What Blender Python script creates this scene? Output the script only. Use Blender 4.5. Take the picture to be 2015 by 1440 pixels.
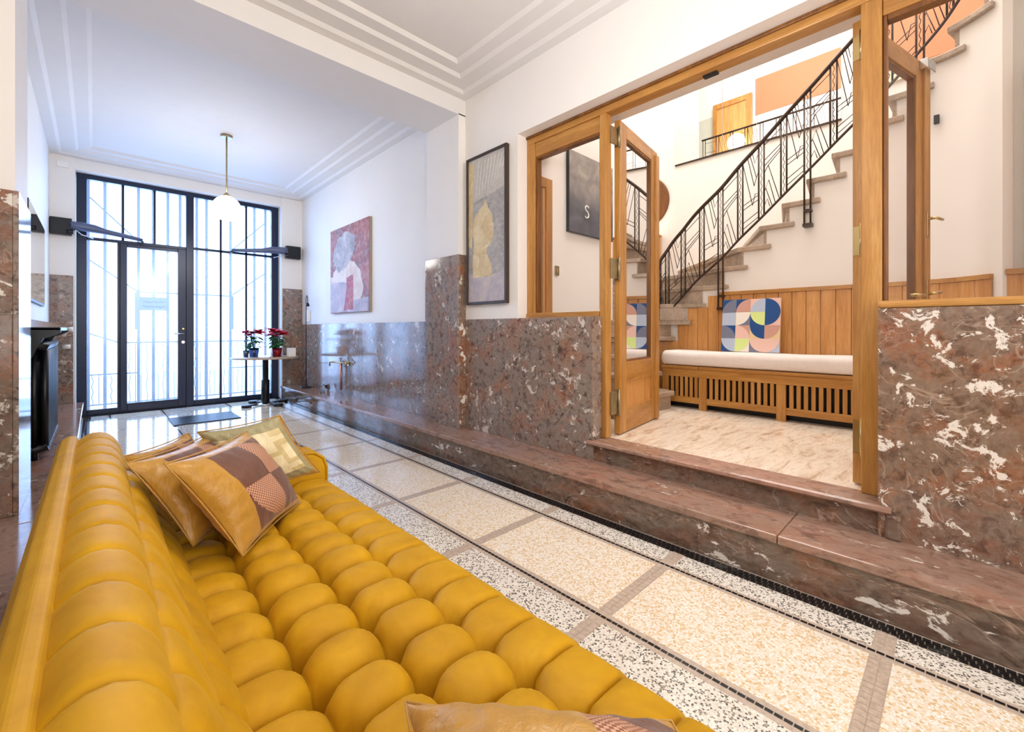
import bpy, bmesh, math, random
from mathutils import Vector, Matrix
R = random.Random(7)
for o in list(bpy.data.objects): bpy.data.objects.remove(o)
SC = bpy.context.scene
COL = SC.collection
# ------------------------------------------------------------------ camera
cam_d = bpy.data.cameras.new('camera'); cam = bpy.data.objects.new('camera', cam_d); COL.objects.link(cam)
cam_d.sensor_width = 36.0; cam_d.lens = 36.0*850.5/2015.0; cam_d.shift_y = -72.0/2015.0
cam_d.clip_start = 0.02; cam_d.clip_end = 200
cam.location = (0, 0, 1.10)
cam.rotation_euler = (math.pi/2, 0, -math.atan2(821.5, 850.5))
SC.camera = cam
cy = SC.cycles; cy.max_bounces = 8; cy.diffuse_bounces = 5; cy.glossy_bounces = 4; cy.transmission_bounces = 4; cy.transparent_max_bounces = 12; cy.use_denoising = True; cy.adaptive_threshold = .015
# ------------------------------------------------------------------ world, lights, exposure
W = bpy.data.worlds.new('sky'); SC.world = W; W.use_nodes = True
bg = W.node_tree.nodes['Background']; bg.inputs[0].default_value = (0.34, 0.56, 1.0, 1); bg.inputs[1].default_value = 4.2
vs = SC.view_settings; vs.view_transform = 'Standard'; vs.look = 'None'; vs.exposure = 0.85; vs.gamma = 1.0; vs.use_curve_mapping = False
def light(name, kind, loc, power, col=(1, 1, 1), size=None, rot=(0, 0, 0), rad=None):
    d = bpy.data.lights.new(name, kind); d.energy = power; d.color = col
    if kind == 'AREA': d.shape = 'RECTANGLE'; d.size, d.size_y = size
    if rad is not None: d.shadow_soft_size = rad
    o = bpy.data.objects.new(name, d); COL.objects.link(o); o.location = loc; o.rotation_euler = rot
    return o
PI = math.pi
light('rear_fill_light', 'AREA', (0.9, -3.05, 1.75), 45, (1.0, 0.975, 0.945), (2.2, 2.4), (PI/2, 0, 0))  # unseen neutral fill light added in front of the solid rear wall
light('stairwell_fill_light', 'AREA', (4.1, 1.2, 6.75), 128, (1.0, 0.962, 0.925), (2.2, 3.6), (0, 0, 0))  # unseen overhead light added to brighten the stairwell
light('upper_hall_fill', 'AREA', (2.45, 1.8, 6.8), 14, (1.0, 0.94, 0.87), (.7, 4.0), (0, 0, 0))  # unseen light added to brighten the upper hall in the stair mirror
light('gate_daylight', 'AREA', (1.0, 9.4, 1.9), 90, (0.40, 0.60, 1.0), (3.2, 3.6), (-PI/2, 0, 0))
# ------------------------------------------------------------------ materials
MATS = {}
def lin(h):
    c = [int(h[i:i+2], 16)/255 for i in (0, 2, 4)]
    return tuple(x/12.92 if x <= .04045 else ((x+.055)/1.055)**2.4 for x in c) + (1,)
class NT:
    def __init__(s, name):
        s.m = bpy.data.materials.new(name); s.m.use_nodes = True; s.t = s.m.node_tree
        s.b = s.t.nodes['Principled BSDF']; s.out = s.t.nodes['Material Output']; MATS[name] = s.m
        s._c = None
    def n(s, typ, **kw):
        x = s.t.nodes.new(typ)
        for k, v in kw.items():
            if k.startswith('i_'): x.inputs[k[2:].replace('_', ' ')].default_value = v
            else: setattr(x, k, v)
        return x
    def l(s, a, b): s.t.links.new(a, b)
    def co(s, scale=(1, 1, 1), rot=(0, 0, 0), src='Object'):
        t = s.n('ShaderNodeTexCoord'); m = s.n('ShaderNodeMapping')
        m.inputs['Scale'].default_value = scale; m.inputs['Rotation'].default_value = rot
        s.l(t.outputs[src], m.inputs[0]); return m.outputs[0]
    def noise(s, vec, scale, detail=4, rough=.55, dist=0):
        x = s.n('ShaderNodeTexNoise'); s.l(vec, x.inputs['Vector'])
        x.inputs['Scale'].default_value = scale; x.inputs['Detail'].default_value = detail
        x.inputs['Roughness'].default_value = rough; x.inputs['Distortion'].default_value = dist
        return x.outputs['Fac']
    def ramp(s, fac, stops, interp='LINEAR'):
        x = s.n('ShaderNodeValToRGB'); x.color_ramp.interpolation = interp
        e = x.color_ramp.elements
        while len(e) < len(stops): e.new(.5)
        for i, (p, c) in enumerate(stops):
            e[i].position = p; e[i].color = c if len(c) == 4 else (*c, 1)
        s.l(fac, x.inputs[0]); return x.outputs[0]
    def mix(s, f, a, b, blend='MIX'):
        x = s.n('ShaderNodeMix', data_type='RGBA', blend_type=blend)
        for v, i in ((f, 0), (a, 6), (b, 7)):
            if hasattr(v, 'node'): s.l(v, x.inputs[i])
            else: x.inputs[i].default_value = v
        return x.outputs[2]
    def bump(s, h, strength, dist=.01):
        x = s.n('ShaderNodeBump'); x.inputs['Strength'].default_value = strength; x.inputs['Distance'].default_value = dist
        s.l(h, x.inputs['Height']); s.l(x.outputs[0], s.b.inputs['Normal'])
    def set(s, **kw):
        for k, v in kw.items():
            i = s.b.inputs[k.replace('_', ' ')]
            if hasattr(v, 'node'): s.l(v, i)
            else: i.default_value = v
        return s
def plain(name, hexc, rough=.5, metal=0, var=0.0, vscale=8, **kw):
    t = NT(name); c = lin(hexc)
    v = t.co(); f = t.noise(v, vscale, 3)
    dk = tuple(x*(1-var) for x in c[:3])+(1,); lt = tuple(min(1, x*(1+var)) for x in c[:3])+(1,)
    t.set(Base_Color=t.ramp(f, [(.3, dk), (.7, lt)]), Roughness=rough, Metallic=metal, **kw); return t.m
def marble(name, c1, c2, c3, white=.60, scale=1.0, rough=.12, rot=(0, 0, 0), stretch=(1, 1, 1), vein='e9e2d8', wamt=.9, dk='3d2a24', dka=.75):
    t = NT(name); v = t.co(stretch, rot)
    a = t.noise(v, 2.6*scale, 8, .68, .5); b = t.noise(v, 5.5*scale, 9, .7, 1.0)
    base = t.ramp(a, [(.30, lin(c1)), (.47, lin(c2)), (.60, lin(c3)), (.72, lin(c1))])
    base = t.mix(t.ramp(b, [(.42, (0, 0, 0)), (.62, (1, 1, 1))]), base, t.mix(.55, base, lin(c2)))
    fine = t.noise(v, 38*scale, 5, .7)
    base = t.mix(t.ramp(fine, [(.35, (.0, .0, .0)), (.75, (.32, .32, .32))]), base, lin('b5a396'), 'MIX')
    base = t.mix(t.ramp(t.noise(v, 17*scale, 6, .7, .6), [(.36, (dka, dka, dka)), (.5, (0, 0, 0))]), base, lin(dk))
    # thick white calcite blotches
    w1 = t.noise(v, 3.1*scale, 6, .62, 1.6); w2 = t.noise(v, 13*scale, 5, .7, .8)
    m = t.n('ShaderNodeMath', operation='MULTIPLY'); t.l(w1, m.inputs[0]); t.l(w2, m.inputs[1])
    wf = t.ramp(m.outputs[0], [(white*.53, (0, 0, 0)), (white*.57, (wamt, wamt, wamt))])
    base = t.mix(wf, base, lin(vein))
    # hairline veins
    d = t.n('ShaderNodeMath', operation='SUBTRACT'); t.l(t.noise(v, 2.2*scale, 4, .6, 1.4), d.inputs[0]); d.inputs[1].default_value = .5
    ab = t.n('ShaderNodeMath', operation='ABSOLUTE'); t.l(d.outputs[0], ab.inputs[0])
    hf = t.ramp(ab.outputs[0], [(.0, (.42, .42, .42)), (.006, (0, 0, 0))])
    base = t.mix(hf, base, lin('cdb6a4'))
    t.set(Base_Color=base, Roughness=rough); t.b.inputs['Specular IOR Level'].default_value = .5
    return t.m
def wood(name, c1, c2, c3, axis='z', rough=.35, sc=1.0):
    t = NT(name); s = {'x': (1.2, 14, 14), 'y': (14, 1.2, 14), 'z': (14, 14, 1.2)}[axis]
    oi = t.n('ShaderNodeObjectInfo'); tc = t.n('ShaderNodeTexCoord'); ad = t.n('ShaderNodeVectorMath', operation='ADD')
    mu = t.n('ShaderNodeMath', operation='MULTIPLY'); t.l(oi.outputs['Random'], mu.inputs[0]); mu.inputs[1].default_value = 9
    t.l(tc.outputs['Object'], ad.inputs[0]); t.l(mu.outputs[0], ad.inputs[1])
    mp = t.n('ShaderNodeMapping'); mp.inputs['Scale'].default_value = tuple(x*sc for x in s); t.l(ad.outputs[0], mp.inputs[0]); v = mp.outputs[0]
    a = t.noise(v, 1.0, 6, .6, .8); b = t.noise(v, 9.0, 3, .6)
    base = t.ramp(a, [(.28, lin(c1)), (.5, lin(c2)), (.72, lin(c3))])
    base = t.mix(t.ramp(b, [(.35, (.45, .45, .45)), (.6, (0, 0, 0))]), base, lin(c1))
    t.set(Base_Color=base, Roughness=rough); t.bump(b, .08, .002); return t.m
def glass(name, tint=(1, 1, 1, 1), refl=.10):
    t = NT(name); tr = t.n('ShaderNodeBsdfTransparent'); tr.inputs[0].default_value = tint
    gl = t.n('ShaderNodeBsdfGlossy'); gl.inputs['Roughness'].default_value = .02
    lw = t.n('ShaderNodeLayerWeight'); lw.inputs[0].default_value = .12
    ad = t.n('ShaderNodeMath', operation='ADD', use_clamp=True); t.l(lw.outputs[0], ad.inputs[0]); ad.inputs[1].default_value = refl-.04
    mx = t.n('ShaderNodeMixShader'); t.l(ad.outputs[0], mx.inputs[0]); t.l(tr.outputs[0], mx.inputs[1]); t.l(gl.outputs[0], mx.inputs[2])
    t.l(mx.outputs[0], t.out.inputs[0]); return t.m
def frosted(name):
    t = NT(name); tr = t.n('ShaderNodeBsdfTransparent'); tr.inputs[0].default_value = (.97, .985, 1, 1)
    tl = t.n('ShaderNodeBsdfTranslucent'); tl.inputs[0].default_value = (.93, .96, 1, 1)
    gl = t.n('ShaderNodeBsdfGlossy'); gl.inputs['Roughness'].default_value = .12
    m1 = t.n('ShaderNodeMixShader'); m1.inputs[0].default_value = .19; t.l(tr.outputs[0], m1.inputs[1]); t.l(tl.outputs[0], m1.inputs[2])
    m2 = t.n('ShaderNodeMixShader'); m2.inputs[0].default_value = .05; t.l(m1.outputs[0], m2.inputs[1]); t.l(gl.outputs[0], m2.inputs[2])
    t.l(m2.outputs[0], t.out.inputs[0]); return t.m
def lilac():
    t = NT('lilac_plate'); a = t.n('ShaderNodeBsdfTranslucent'); a.inputs[0].default_value = lin('e0e0f2'); b = t.n('ShaderNodeBsdfDiffuse'); b.inputs[0].default_value = lin('c9cbe0')
    m = t.n('ShaderNodeMixShader'); t.l(a.outputs[0], m.inputs[1]); t.l(b.outputs[0], m.inputs[2]); m.inputs[0].default_value = .4; t.l(m.outputs[0], t.out.inputs[0]); return t.m
def emit(name, col, s):
    t = NT(name); t.set(Base_Color=(1, 1, 1, 1), Emission_Color=col, Emission_Strength=s, Roughness=.3); return t.m
def terrazzo(name, basec, chips, scale, rough=.09, thr=.5):
    t = NT(name); v = t.co()
    vo = t.n('ShaderNodeTexVoronoi', feature='F1'); vo.inputs['Scale'].default_value = scale; t.l(v, vo.inputs['Vector'])
    sep = t.n('ShaderNodeSeparateColor'); t.l(vo.outputs['Color'], sep.inputs[0])
    n = len(chips); stops = [(i/n, lin(c)) for i, c in enumerate(chips)]
    chip = t.ramp(sep.outputs[0], stops, 'CONSTANT')
    ve = t.n('ShaderNodeTexVoronoi', feature='DISTANCE_TO_EDGE'); ve.inputs['Scale'].default_value = scale; t.l(v, ve.inputs['Vector'])
    e = t.ramp(ve.outputs['Distance'], [(.03, (1, 1, 1)), (.10, (0, 0, 0))])
    t.set(Base_Color=t.mix(e, chip, lin(basec)), Roughness=rough); return t.m
WALL = plain('white_plaster', 'efebe6', .6, var=.015, vscale=2)
CEILW = plain('ceiling_plaster', 'e4e1de', .7, var=.01)
PEACH = plain('peach_paint', 'd98a60', .55, var=.02)
SAGE = plain('sage_paint', 'c9ccc0', .55, var=.02)
MARB = marble('red_marble', '8a5a43', '877b71', '99694f', .613, 1.2, vein='d8cdc2')
MARB2 = marble('red_marble_bold', '88492a', '7a6656', '955a36', .578, 1.2, wamt=.95, dka=.6)
MARBL = marble('ledge_marble', '704229', '6b5b4d', '845131', .65, 1.2, rough=.10, stretch=(1, .5, 1))
TREADM = marble('stair_stone', 'b39f8b', 'a89684', 'bfa892', .72, 2.2, rough=.25, dk='8a7460', dka=.6)
LANDM = None
t = NT('landing_marble'); v = t.co((2.2, 9, 2), (0, 0, .35)); a = t.noise(v, 1.6, 6, .65, .9); b = t.noise(v, 6, 5, .6)
c = t.ramp(a, [(.30, lin('b89a80')), (.46, lin('e5d3bf')), (.60, lin('efe3d2')), (.75, lin('d2bda4'))])
t.set(Base_Color=t.mix(t.ramp(b, [(.55, (0, 0, 0)), (.72, (.55, .55, .55))]), c, lin('a98c74')), Roughness=.16); LANDM = t.m
STEPM = marble('step_marble', '8f6350', '9a7a68', 'a46f58', .68, 1.2, rough=.13, stretch=(1, .5, 1), dk='5d4034', dka=.6)
CREAM = terrazzo('cream_terrazzo', 'e0d0ba', ['efe6d8', 'd8b582', 'eadcc4', 'f4efe6', 'e2caa0', 'f0eae0'], 125)
SPECK = terrazzo('speckled_terrazzo', 'd3cabd', ['ece6db', '4a463f', 'f2ede4', 'dcd4c7', 'e8e0d2', '85796b', 'efe9df'], 150)
GREIGE = plain('greige_mosaic', 'bdab9a', .16, var=.14, vscale=60)
BLACKT = plain('black_tessera', '16171a', .12)
OAKZ = wood('oak_vertical', '9a6831', 'bb8540', 'cd9c58', 'z')
OAKY = wood('oak_along', '9a6831', 'bb8540', 'cd9c58', 'y')
OAKX = wood('oak_across', '9a6831', 'bb8540', 'cd9c58', 'x')
OAKP = wood('oak_panel', 'b97e40', 'd49a58', 'e0ab6c', 'z', .4)
OAKD = wood('oak_dark', '5a3512', '7d4d1c', '96622b', 'z')
IRONB = plain('daylight_tinted_iron', '101e3a', .32, .2)  # blue of the gate daylight is put into the dark iron colour
BLACK = plain('black_metal', '0d0f14', .35, .2)
BLACKP = plain('black_plastic', '15171b', .45)
GREYARM = plain('grey_arm', '5b6480', .4, .2)
BRONZE = plain('bronze_iron', '43342c', .35, .6)
BRASS = plain('brass', 'c8ad76', .25, 1.0)
ABRASS = plain('antique_brass', 'a39675', .38, .85, var=.12, vscale=30)
COPPER = plain('copper', 'c07a5c', .28, .9)
CHROME = plain('chrome', 'd9dde2', .12, 1.0)
WHITE = plain('white_paint', 'f4f2ee', .4)
GLASS = glass('clear_glass', (1, 1, 1, 1), .07)
GLASSD = glass('door_glass', (1, 1, 1, 1), .13)
FROST = frosted('frosted_glass')
GLOBE = emit('lamp_globe', (1.0, .96, .9, 1), 9)
def mirrm(name, col, rough=.01):
    t = NT(name); t.set(Base_Color=col, Metallic=1.0, Roughness=rough); return t.m
MIRROR = mirrm('mirror_glass', (.93, .94, .93, 1))
BRONZEM = mirrm('bronze_mirror', (.55, .40, .31, 1), .06)
VELVET = None
t = NT('mustard_velvet'); v = t.co((1, 1, 1)); f = t.noise(v, 9, 4, .6, .5)
t.set(Base_Color=t.ramp(f, [(.3, lin('b18107')), (.7, lin('c8970f'))]), Roughness=.62)
t.b.inputs['Sheen Weight'].default_value = .22; t.b.inputs['Sheen Roughness'].default_value = .35; t.b.inputs['Sheen Tint'].default_value = lin('f2c65a')
t.b.inputs['Specular IOR Level'].default_value = .25
t.bump(t.noise(v, 600, 2, .5), .15, .001); VELVET = t.m
def satin(name, hx, r=.38, sh=.2):
    t = NT(name); c = lin(hx); v = t.co(); f = t.noise(v, 26, 4, .6, 1.2)
    t.set(Base_Color=t.ramp(f, [(.3, tuple(x*.86 for x in c[:3])+(1,)), (.7, c)]), Roughness=r); t.b.inputs['Sheen Weight'].default_value = sh
    t.bump(t.noise(t.co((1, 1, .4)), 34, 4, .6, 1.5), .35, .01); return t.m
GOLD = satin('gold_satin', 'bb8a2e'); BROWN = satin('brown_satin', '6b4230', .5)
SAGES = satin('sage_satin', 'a39a72', .42); CREAMS = satin('cream_satin', 'efe0b4', .42)
BEIGES = satin('tan_satin', 'd8c48c', .42)
t = NT('pink_check'); v = t.co(src='UV'); ch = t.n('ShaderNodeTexChecker'); ch.inputs['Scale'].default_value = 62; t.l(v, ch.inputs[0])
ch.inputs[1].default_value = lin('cda183'); ch.inputs[2].default_value = lin('8f5c47'); t.set(Base_Color=ch.outputs[0], Roughness=.5); CHECK = t.m
LINEN = plain('white_linen', 'e6dcd6', .85, var=.03, vscale=40)
# ------------------------------------------------------------------ builders
def parent_to(o, p):
    if p is not None:
        o.parent = p
        o.matrix_parent_inverse = Matrix.Translation(-Vector(p.location)) if p.type == 'EMPTY' else Matrix.Identity(4)
def tag(o, label=None, cat=None, group=None, kind=None):
    if label: o['label'] = label
    if cat: o['category'] = cat
    if group: o['group'] = group
    if kind: o['kind'] = kind
    return o
def thing(name, loc, label, cat, group=None, kind=None):
    o = bpy.data.objects.new(name, None); COL.objects.link(o); o.location = loc; o.empty_display_size = .05
    return tag(o, label, cat, group, kind)
class MB:
    def __init__(s): s.v = []; s.f = []; s.m = []; s.sm = []
    def add(s, vs, fs, mi=0, smooth=False):
        n = len(s.v); s.v += [tuple(x) for x in vs]
        for f in fs: s.f.append([n+i for i in f]); s.m.append(mi); s.sm.append(smooth)
        return s
    def box(s, x0, x1, y0, y1, z0, z1, mi=0):
        if x0 > x1: x0, x1 = x1, x0
        if y0 > y1: y0, y1 = y1, y0
        if z0 > z1: z0, z1 = z1, z0
        v = [(x, y, z) for z in (z0, z1) for y in (y0, y1) for x in (x0, x1)]
        return s.add(v, [(0, 2, 3, 1), (4, 5, 7, 6), (0, 1, 5, 4), (2, 6, 7, 3), (0, 4, 6, 2), (1, 3, 7, 5)], mi)
    def prism(s, poly, z0, z1, mi=0):       # vertical prism over plan polygon
        n = len(poly); a = sum(poly[i][0]*poly[(i+1) % n][1]-poly[(i+1) % n][0]*poly[i][1] for i in range(n))
        if a < 0: poly = poly[::-1]
        v = [(x, y, z0) for x, y in poly]+[(x, y, z1) for x, y in poly]
        return s.add(v, [tuple(range(n))[::-1], tuple(range(n, 2*n))]+[(i, (i+1) % n, n+(i+1) % n, n+i) for i in range(n)], mi)
    def obox(s, a, b, w, z0, z1, mi=0, off=0):   # vertical slab between plan points a,b with thickness w
        d = Vector((b[0]-a[0], b[1]-a[1])); d.normalize(); nn = Vector((-d.y, d.x)); o0 = nn*(off-w/2); o1 = nn*(off+w/2)
        return s.prism([(a[0]+o0.x, a[1]+o0.y), (b[0]+o0.x, b[1]+o0.y), (b[0]+o1.x, b[1]+o1.y), (a[0]+o1.x, a[1]+o1.y)], z0, z1, mi)
    def tube(s, pts, r, n=8, mi=0, cap=True, smooth=True):
        pts = [Vector(p) for p in pts]; rs = r if isinstance(r, (list, tuple)) else [r]*len(pts)
        base = len(s.v); prev = None
        for i, p in enumerate(pts):
            d = (pts[min(i+1, len(pts)-1)]-pts[max(i-1, 0)]); d = d.normalized() if d.length > 1e-9 else Vector((0, 0, 1))
            up = prev if prev is not None else (Vector((0, 0, 1)) if abs(d.z) < .9 else Vector((1, 0, 0)))
            x = up.cross(d)
            if x.length < 1e-6: x = Vector((1, 0, 0)).cross(d)
            x.normalize(); y = d.cross(x); prev = y
            for k in range(n):
                a = 2*PI*(k+.5)/n; s.v.append(tuple(p+x*math.cos(a)*rs[i]+y*math.sin(a)*rs[i]))
        for i in range(len(pts)-1):
            for k in range(n):
                k2 = (k+1) % n; s.f.append([base+i*n+k, base+i*n+k2, base+(i+1)*n+k2, base+(i+1)*n+k]); s.m.append(mi); s.sm.append(smooth)
        if cap:
            s.f.append([base+k for k in range(n)][::-1]); s.m.append(mi); s.sm.append(False)
            e = base+(len(pts)-1)*n; s.f.append([e+k for k in range(n)]); s.m.append(mi); s.sm.append(False)
        return s
    def lathe(s, prof, c=(0, 0, 0), n=24, mi=0, axis='z', smooth=True):
        base = len(s.v)
        for r, h in prof:
            for k in range(n):
                a = 2*PI*k/n; p = (r*math.cos(a), r*math.sin(a), h)
                if axis == 'x': p = (h, p[0], p[1])
                if axis == 'y': p = (p[0], h, p[1])
                s.v.append((p[0]+c[0], p[1]+c[1], p[2]+c[2]))
        for i in range(len(prof)-1):
            for k in range(n):
                k2 = (k+1) % n; s.f.append([base+i*n+k, base+i*n+k2, base+(i+1)*n+k2, base+(i+1)*n+k]); s.m.append(mi); s.sm.append(smooth)
        if prof[0][0] > 1e-6: s.f.append([base+k for k in range(n)][::-1]); s.m.append(mi); s.sm.append(False)
        if prof[-1][0] > 1e-6: e = base+(len(prof)-1)*n; s.f.append([e+k for k in range(n)]); s.m.append(mi); s.sm.append(False)
        return s
    def sphere(s, c, r, n=24, mi=0, sx=1, sz=1):
        m = n//2
        return s.lathe([(max(r*math.sin(PI*i/m), 1e-5)*sx, -r*math.cos(PI*i/m)*sz) for i in range(m+1)], c, n, mi)
    def build(s, name, mat, parent=None, bevel=0, seg=2, xf=None):
        me = bpy.data.meshes.new(name); vs = s.v if xf is None else [tuple(xf @ Vector(v)) for v in s.v]
        me.from_pydata(vs, [], s.f)
        for m in (mat if isinstance(mat, (list, tuple)) else [mat]): me.materials.append(m)
        for p, mi, sm in zip(me.polygons, s.m, s.sm): p.material_index = mi; p.use_smooth = sm
        bm = bmesh.new(); bm.from_mesh(me); bmesh.ops.recalc_face_normals(bm, faces=bm.faces)
        if bevel: bmesh.ops.bevel(bm, geom=[e for e in bm.edges if len(e.link_faces) == 2 and e.calc_face_angle(0) > .5], offset=bevel, segments=seg, profile=.5, affect='EDGES')
        bm.to_mesh(me); bm.free(); me.update()
        o = bpy.data.objects.new(name, me); COL.objects.link(o); parent_to(o, parent); return o
def box(name, x0, x1, y0, y1, z0, z1, mat, parent=None, bevel=0, seg=2): return MB().box(x0, x1, y0, y1, z0, z1).build(name, mat, parent, bevel, seg)
def dup(o, loc, parent=None):
    c = o.copy(); COL.objects.link(c); c.location = loc
    if parent is not None: c.parent = parent; c.matrix_parent_inverse = o.matrix_parent_inverse.copy()
    return c
def struct(o, label, cat=None): return tag(o, label, cat, kind='structure')
def catmull(P, n):
    P = [Vector(p) for p in P]; out = []
    for i in range(len(P)-1):
        p0, p1, p2, p3 = P[max(i-1, 0)], P[i], P[i+1], P[min(i+2, len(P)-1)]
        for k in range(n):
            t = k/n; out.append(.5*((2*p1)+(p2-p0)*t+(2*p0-5*p1+4*p2-p3)*t*t+(3*p1-p0-3*p2+p3)*t**3))
    out.append(P[-1]); return out
# ------------------------------------------------------------------ dimensions (metres)
XL, XR = -.385, 2.45          # hall walls
LX0, LX1, LZ = -.10, 2.13, .206  # marble ledges
YG = 7.70; YE = 7.5; YB = -3.2  # gate, end piers, rear
Z2 = .342                      # landing level
DT = 1.19                      # dado top
# ================================================================== FLOOR
fl = thing('floor', (1, 2, 0), 'polished terrazzo hall floor with cream slabs and speckled borders', 'floor', kind='structure')
box('sub_floor', -.4, 2.2, YB, YG+.1, -.06, -.004, GREIGE, fl)
lines = [.14, .66, 1.40, 1.92]; sw = .028
ys = [.183+.775*k for k in range(-5, 11)]
def slab(x0, x1, mat, nm):
    for i in range(len(ys)-1):
        a, b = max(ys[i]+.03, YB), min(ys[i+1]-.03, YG+.05)
        if b-a > .05: box(nm, x0, x1, a, b, -.003, 0, mat, fl)
for x0, x1, m, nm in ((-.03, .14-sw, SPECK, 'speckled_slab'), (.14+sw, .66-sw, CREAM, 'cream_slab'), (.66+sw, 1.40-sw, SPECK, 'speckled_slab'), (1.40+sw, 1.92-sw, CREAM, 'cream_slab'), (1.92+sw-.006, 2.058, SPECK, 'speckled_slab')):
    slab(x0, x1, m, nm)
g = MB().box(-.03, 2.06, YB, YG+.05, -.0045, -.0006); g.build('joint_bed', GREIGE, fl)
for x in lines:
    m = MB(); y = -1.0
    while y < YG: m.box(x-.006, x+.006, y, y+.021, -.001, .0006); y += .0245
    tag(m.build('black_mosaic_line', BLACKT, fl), kind='stuff')
for x0 in (2.063, -.098):
    m = MB()
    for r in range(3):
        y = -1.0+.008*r
        while y < YG: m.box(x0+r*.0225, x0+r*.0225+.0195, y, y+.021, -.001, .0008); y += .0245
    tag(m.build('black_mosaic_border', BLACKT, fl), kind='stuff')
# cross strips of greige tesserae
for y in ys:
    if not (-.1 < y < 3.5): continue
    m = MB(); x = .69
    while x < 2.05:
        if min(abs(x+.012-l) for l in lines) > .03:
            for k in range(2): m.box(x, x+.0255, y-.027+k*.0275, y-.0015+k*.0275, -.001, .0004+R.random()*.0004)
        x += .0275
    tag(m.build('greige_mosaic_strip', GREIGE, fl), kind='stuff')
mat_ = thing('floor_mat', (.98, 6.46, 0), 'dark ribbed entrance mat set in the floor before the gate', 'mat')
box('mat_base', .645, 1.31, 6.19, 6.75, .0008, .008, BLACKP, mat_)
rib = box('mat_rib', .65, 1.305, 0, .010, .008, .012, BLACK, mat_)
rib.location = (0, 6.20, 0)
for i in range(1, 27): dup(rib, (0, 6.20+i*.0205, 0), mat_)
# ================================================================== HALL SHELL
def wallbox(name, *a, mat=WALL, label='', bevel=0):
    return struct(box(name, *a, mat, None, bevel), label)
wallbox('wall_left', XL-.2, XL, YB, YG+.3, -.05, 3.5, label='white plaster wall on the left of the hall')
wallbox('wall_rear', XL, XR, YB-.2, YB, 0, 3.5, label='white plaster wall closing the hall behind the sofa')
wr = thing('wall_right', (2.6, 5, 0), 'white plaster wall on the right of the hall around the oak screen', 'wall', kind='structure')
box('wall_panel', XR, 2.85, 2.47, YG+.3, -.05, 3.7, WALL, wr)
box('wall_over_opening', XR, 2.85, -.95, 2.47, 2.672, 3.7, WALL, wr)
box('wall_beyond', XR, 2.85, YB, -.95, 0, 3.7, WALL, wr)
# end piers and lintel at the gate
wallbox('wall_end_left', XL, -.17, YE, YG+.25, 0, 3.3, label='white pier left of the entrance gate')
wallbox('wall_end_right', 2.14, XR, YE, YG+.25, 0, 3.3, label='white pier right of the entrance gate')
wallbox('wall_lintel', -.17, 2.14, YE+.02, YG+.25, 3.06, 3.3, label='white lintel above the entrance gate')
# piers and beam between the bays
PX0, PX1, PY0, PY1 = -.275, 2.375, 3.155, 3.68
wallbox('trim_1', XL, PX0, PY0, PY1, LZ, 3.06, label='white pier under the ceiling beam on the left')
wallbox('trim_2', PX1, XR, PY0, PY1, LZ, 3.06, label='white pier under the ceiling beam on the right')
wallbox('trim_3', XL, XR, PY0, PY1, 3.05, 3.4, mat=CEILW, label='deep white ceiling beam crossing the hall')
def coffer(idx, y0, y1, lab):
    loops = [(0, 3.195), (.08, 3.195), (.105, 3.217), (.225, 3.217), (.25, 3.239), (.345, 3.239), (.37, 3.262)]
    m = MB(); rings = []
    for d, z in loops: rings.append([(XL+d, y0+d, z), (XR-d, y0+d, z), (XR-d, y1-d, z), (XL+d, y1-d, z)])
    for a, b in zip(rings, rings[1:]):
        for i in range(4):
            j = (i+1) % 4; m.add([a[i], a[j], b[j], b[i]], [(0, 1, 2, 3)])
    struct(m.build('trim_%d' % idx, CEILW), lab)
    d = .37; return [(XL+d, y0+d), (XR-d, y0+d), (XR-d, y1-d), (XL+d, y1-d)]
c1 = coffer(4, YB, PY0, 'stepped plaster cornice around the ceiling above the sofa')
c2 = coffer(5, PY1, YE, 'stepped plaster cornice around the ceiling by the gate')
cl = thing('ceiling', (1, 2, 3.26), 'white plaster ceiling in two bays with stepped cornices', 'ceiling', kind='structure')
for c in (c1, c2): MB().prism(c, 3.262, 3.45).build('ceiling_panel', CEILW, cl)
box('upper_slab', XL-.2, 2.85, YB, YG+.3, 3.45, 3.65, CEILW, cl)
# ---- marble ledges
lg = thing('marble_ledge', (2.29, 3, 0), 'long red-brown marble step along the right wall under the dado', 'step', kind='structure')
segs = [(7.5, 6.05), (6.05, 4.3), (4.3, 2.3), (2.3, .9), (.9, -.35), (-.35, -1.6)]
for a, b in segs: box('riser_slab', LX1+.012, 2.46, b+.0008, a-.0008, 0, LZ-.038, MARBL, lg)
for a, b in [(7.5, 5.1), (5.1, 2.75), (2.75, .55), (.55, -1.6)]: box('tread_slab', LX1-.004, 2.52, b+.0008, a-.0008, LZ-.038, LZ, STEPM, lg, .006)
ll = thing('marble_ledge', (-.24, 3, 0), 'red-brown marble step along the left wall carrying the radiator', 'step', kind='structure')
for a, b in [(7.5, 5.4), (5.4, 3.0), (3.0, .5), (.5, -2.2)]:
    box('riser_slab', XL, LX0-.012, b+.0008, a-.0008, 0, LZ-.038, MARBL, ll)
    box('tread_slab', XL, LX0+.004, b+.0008, a-.0008, LZ-.038, LZ, STEPM, ll, .006)
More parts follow.
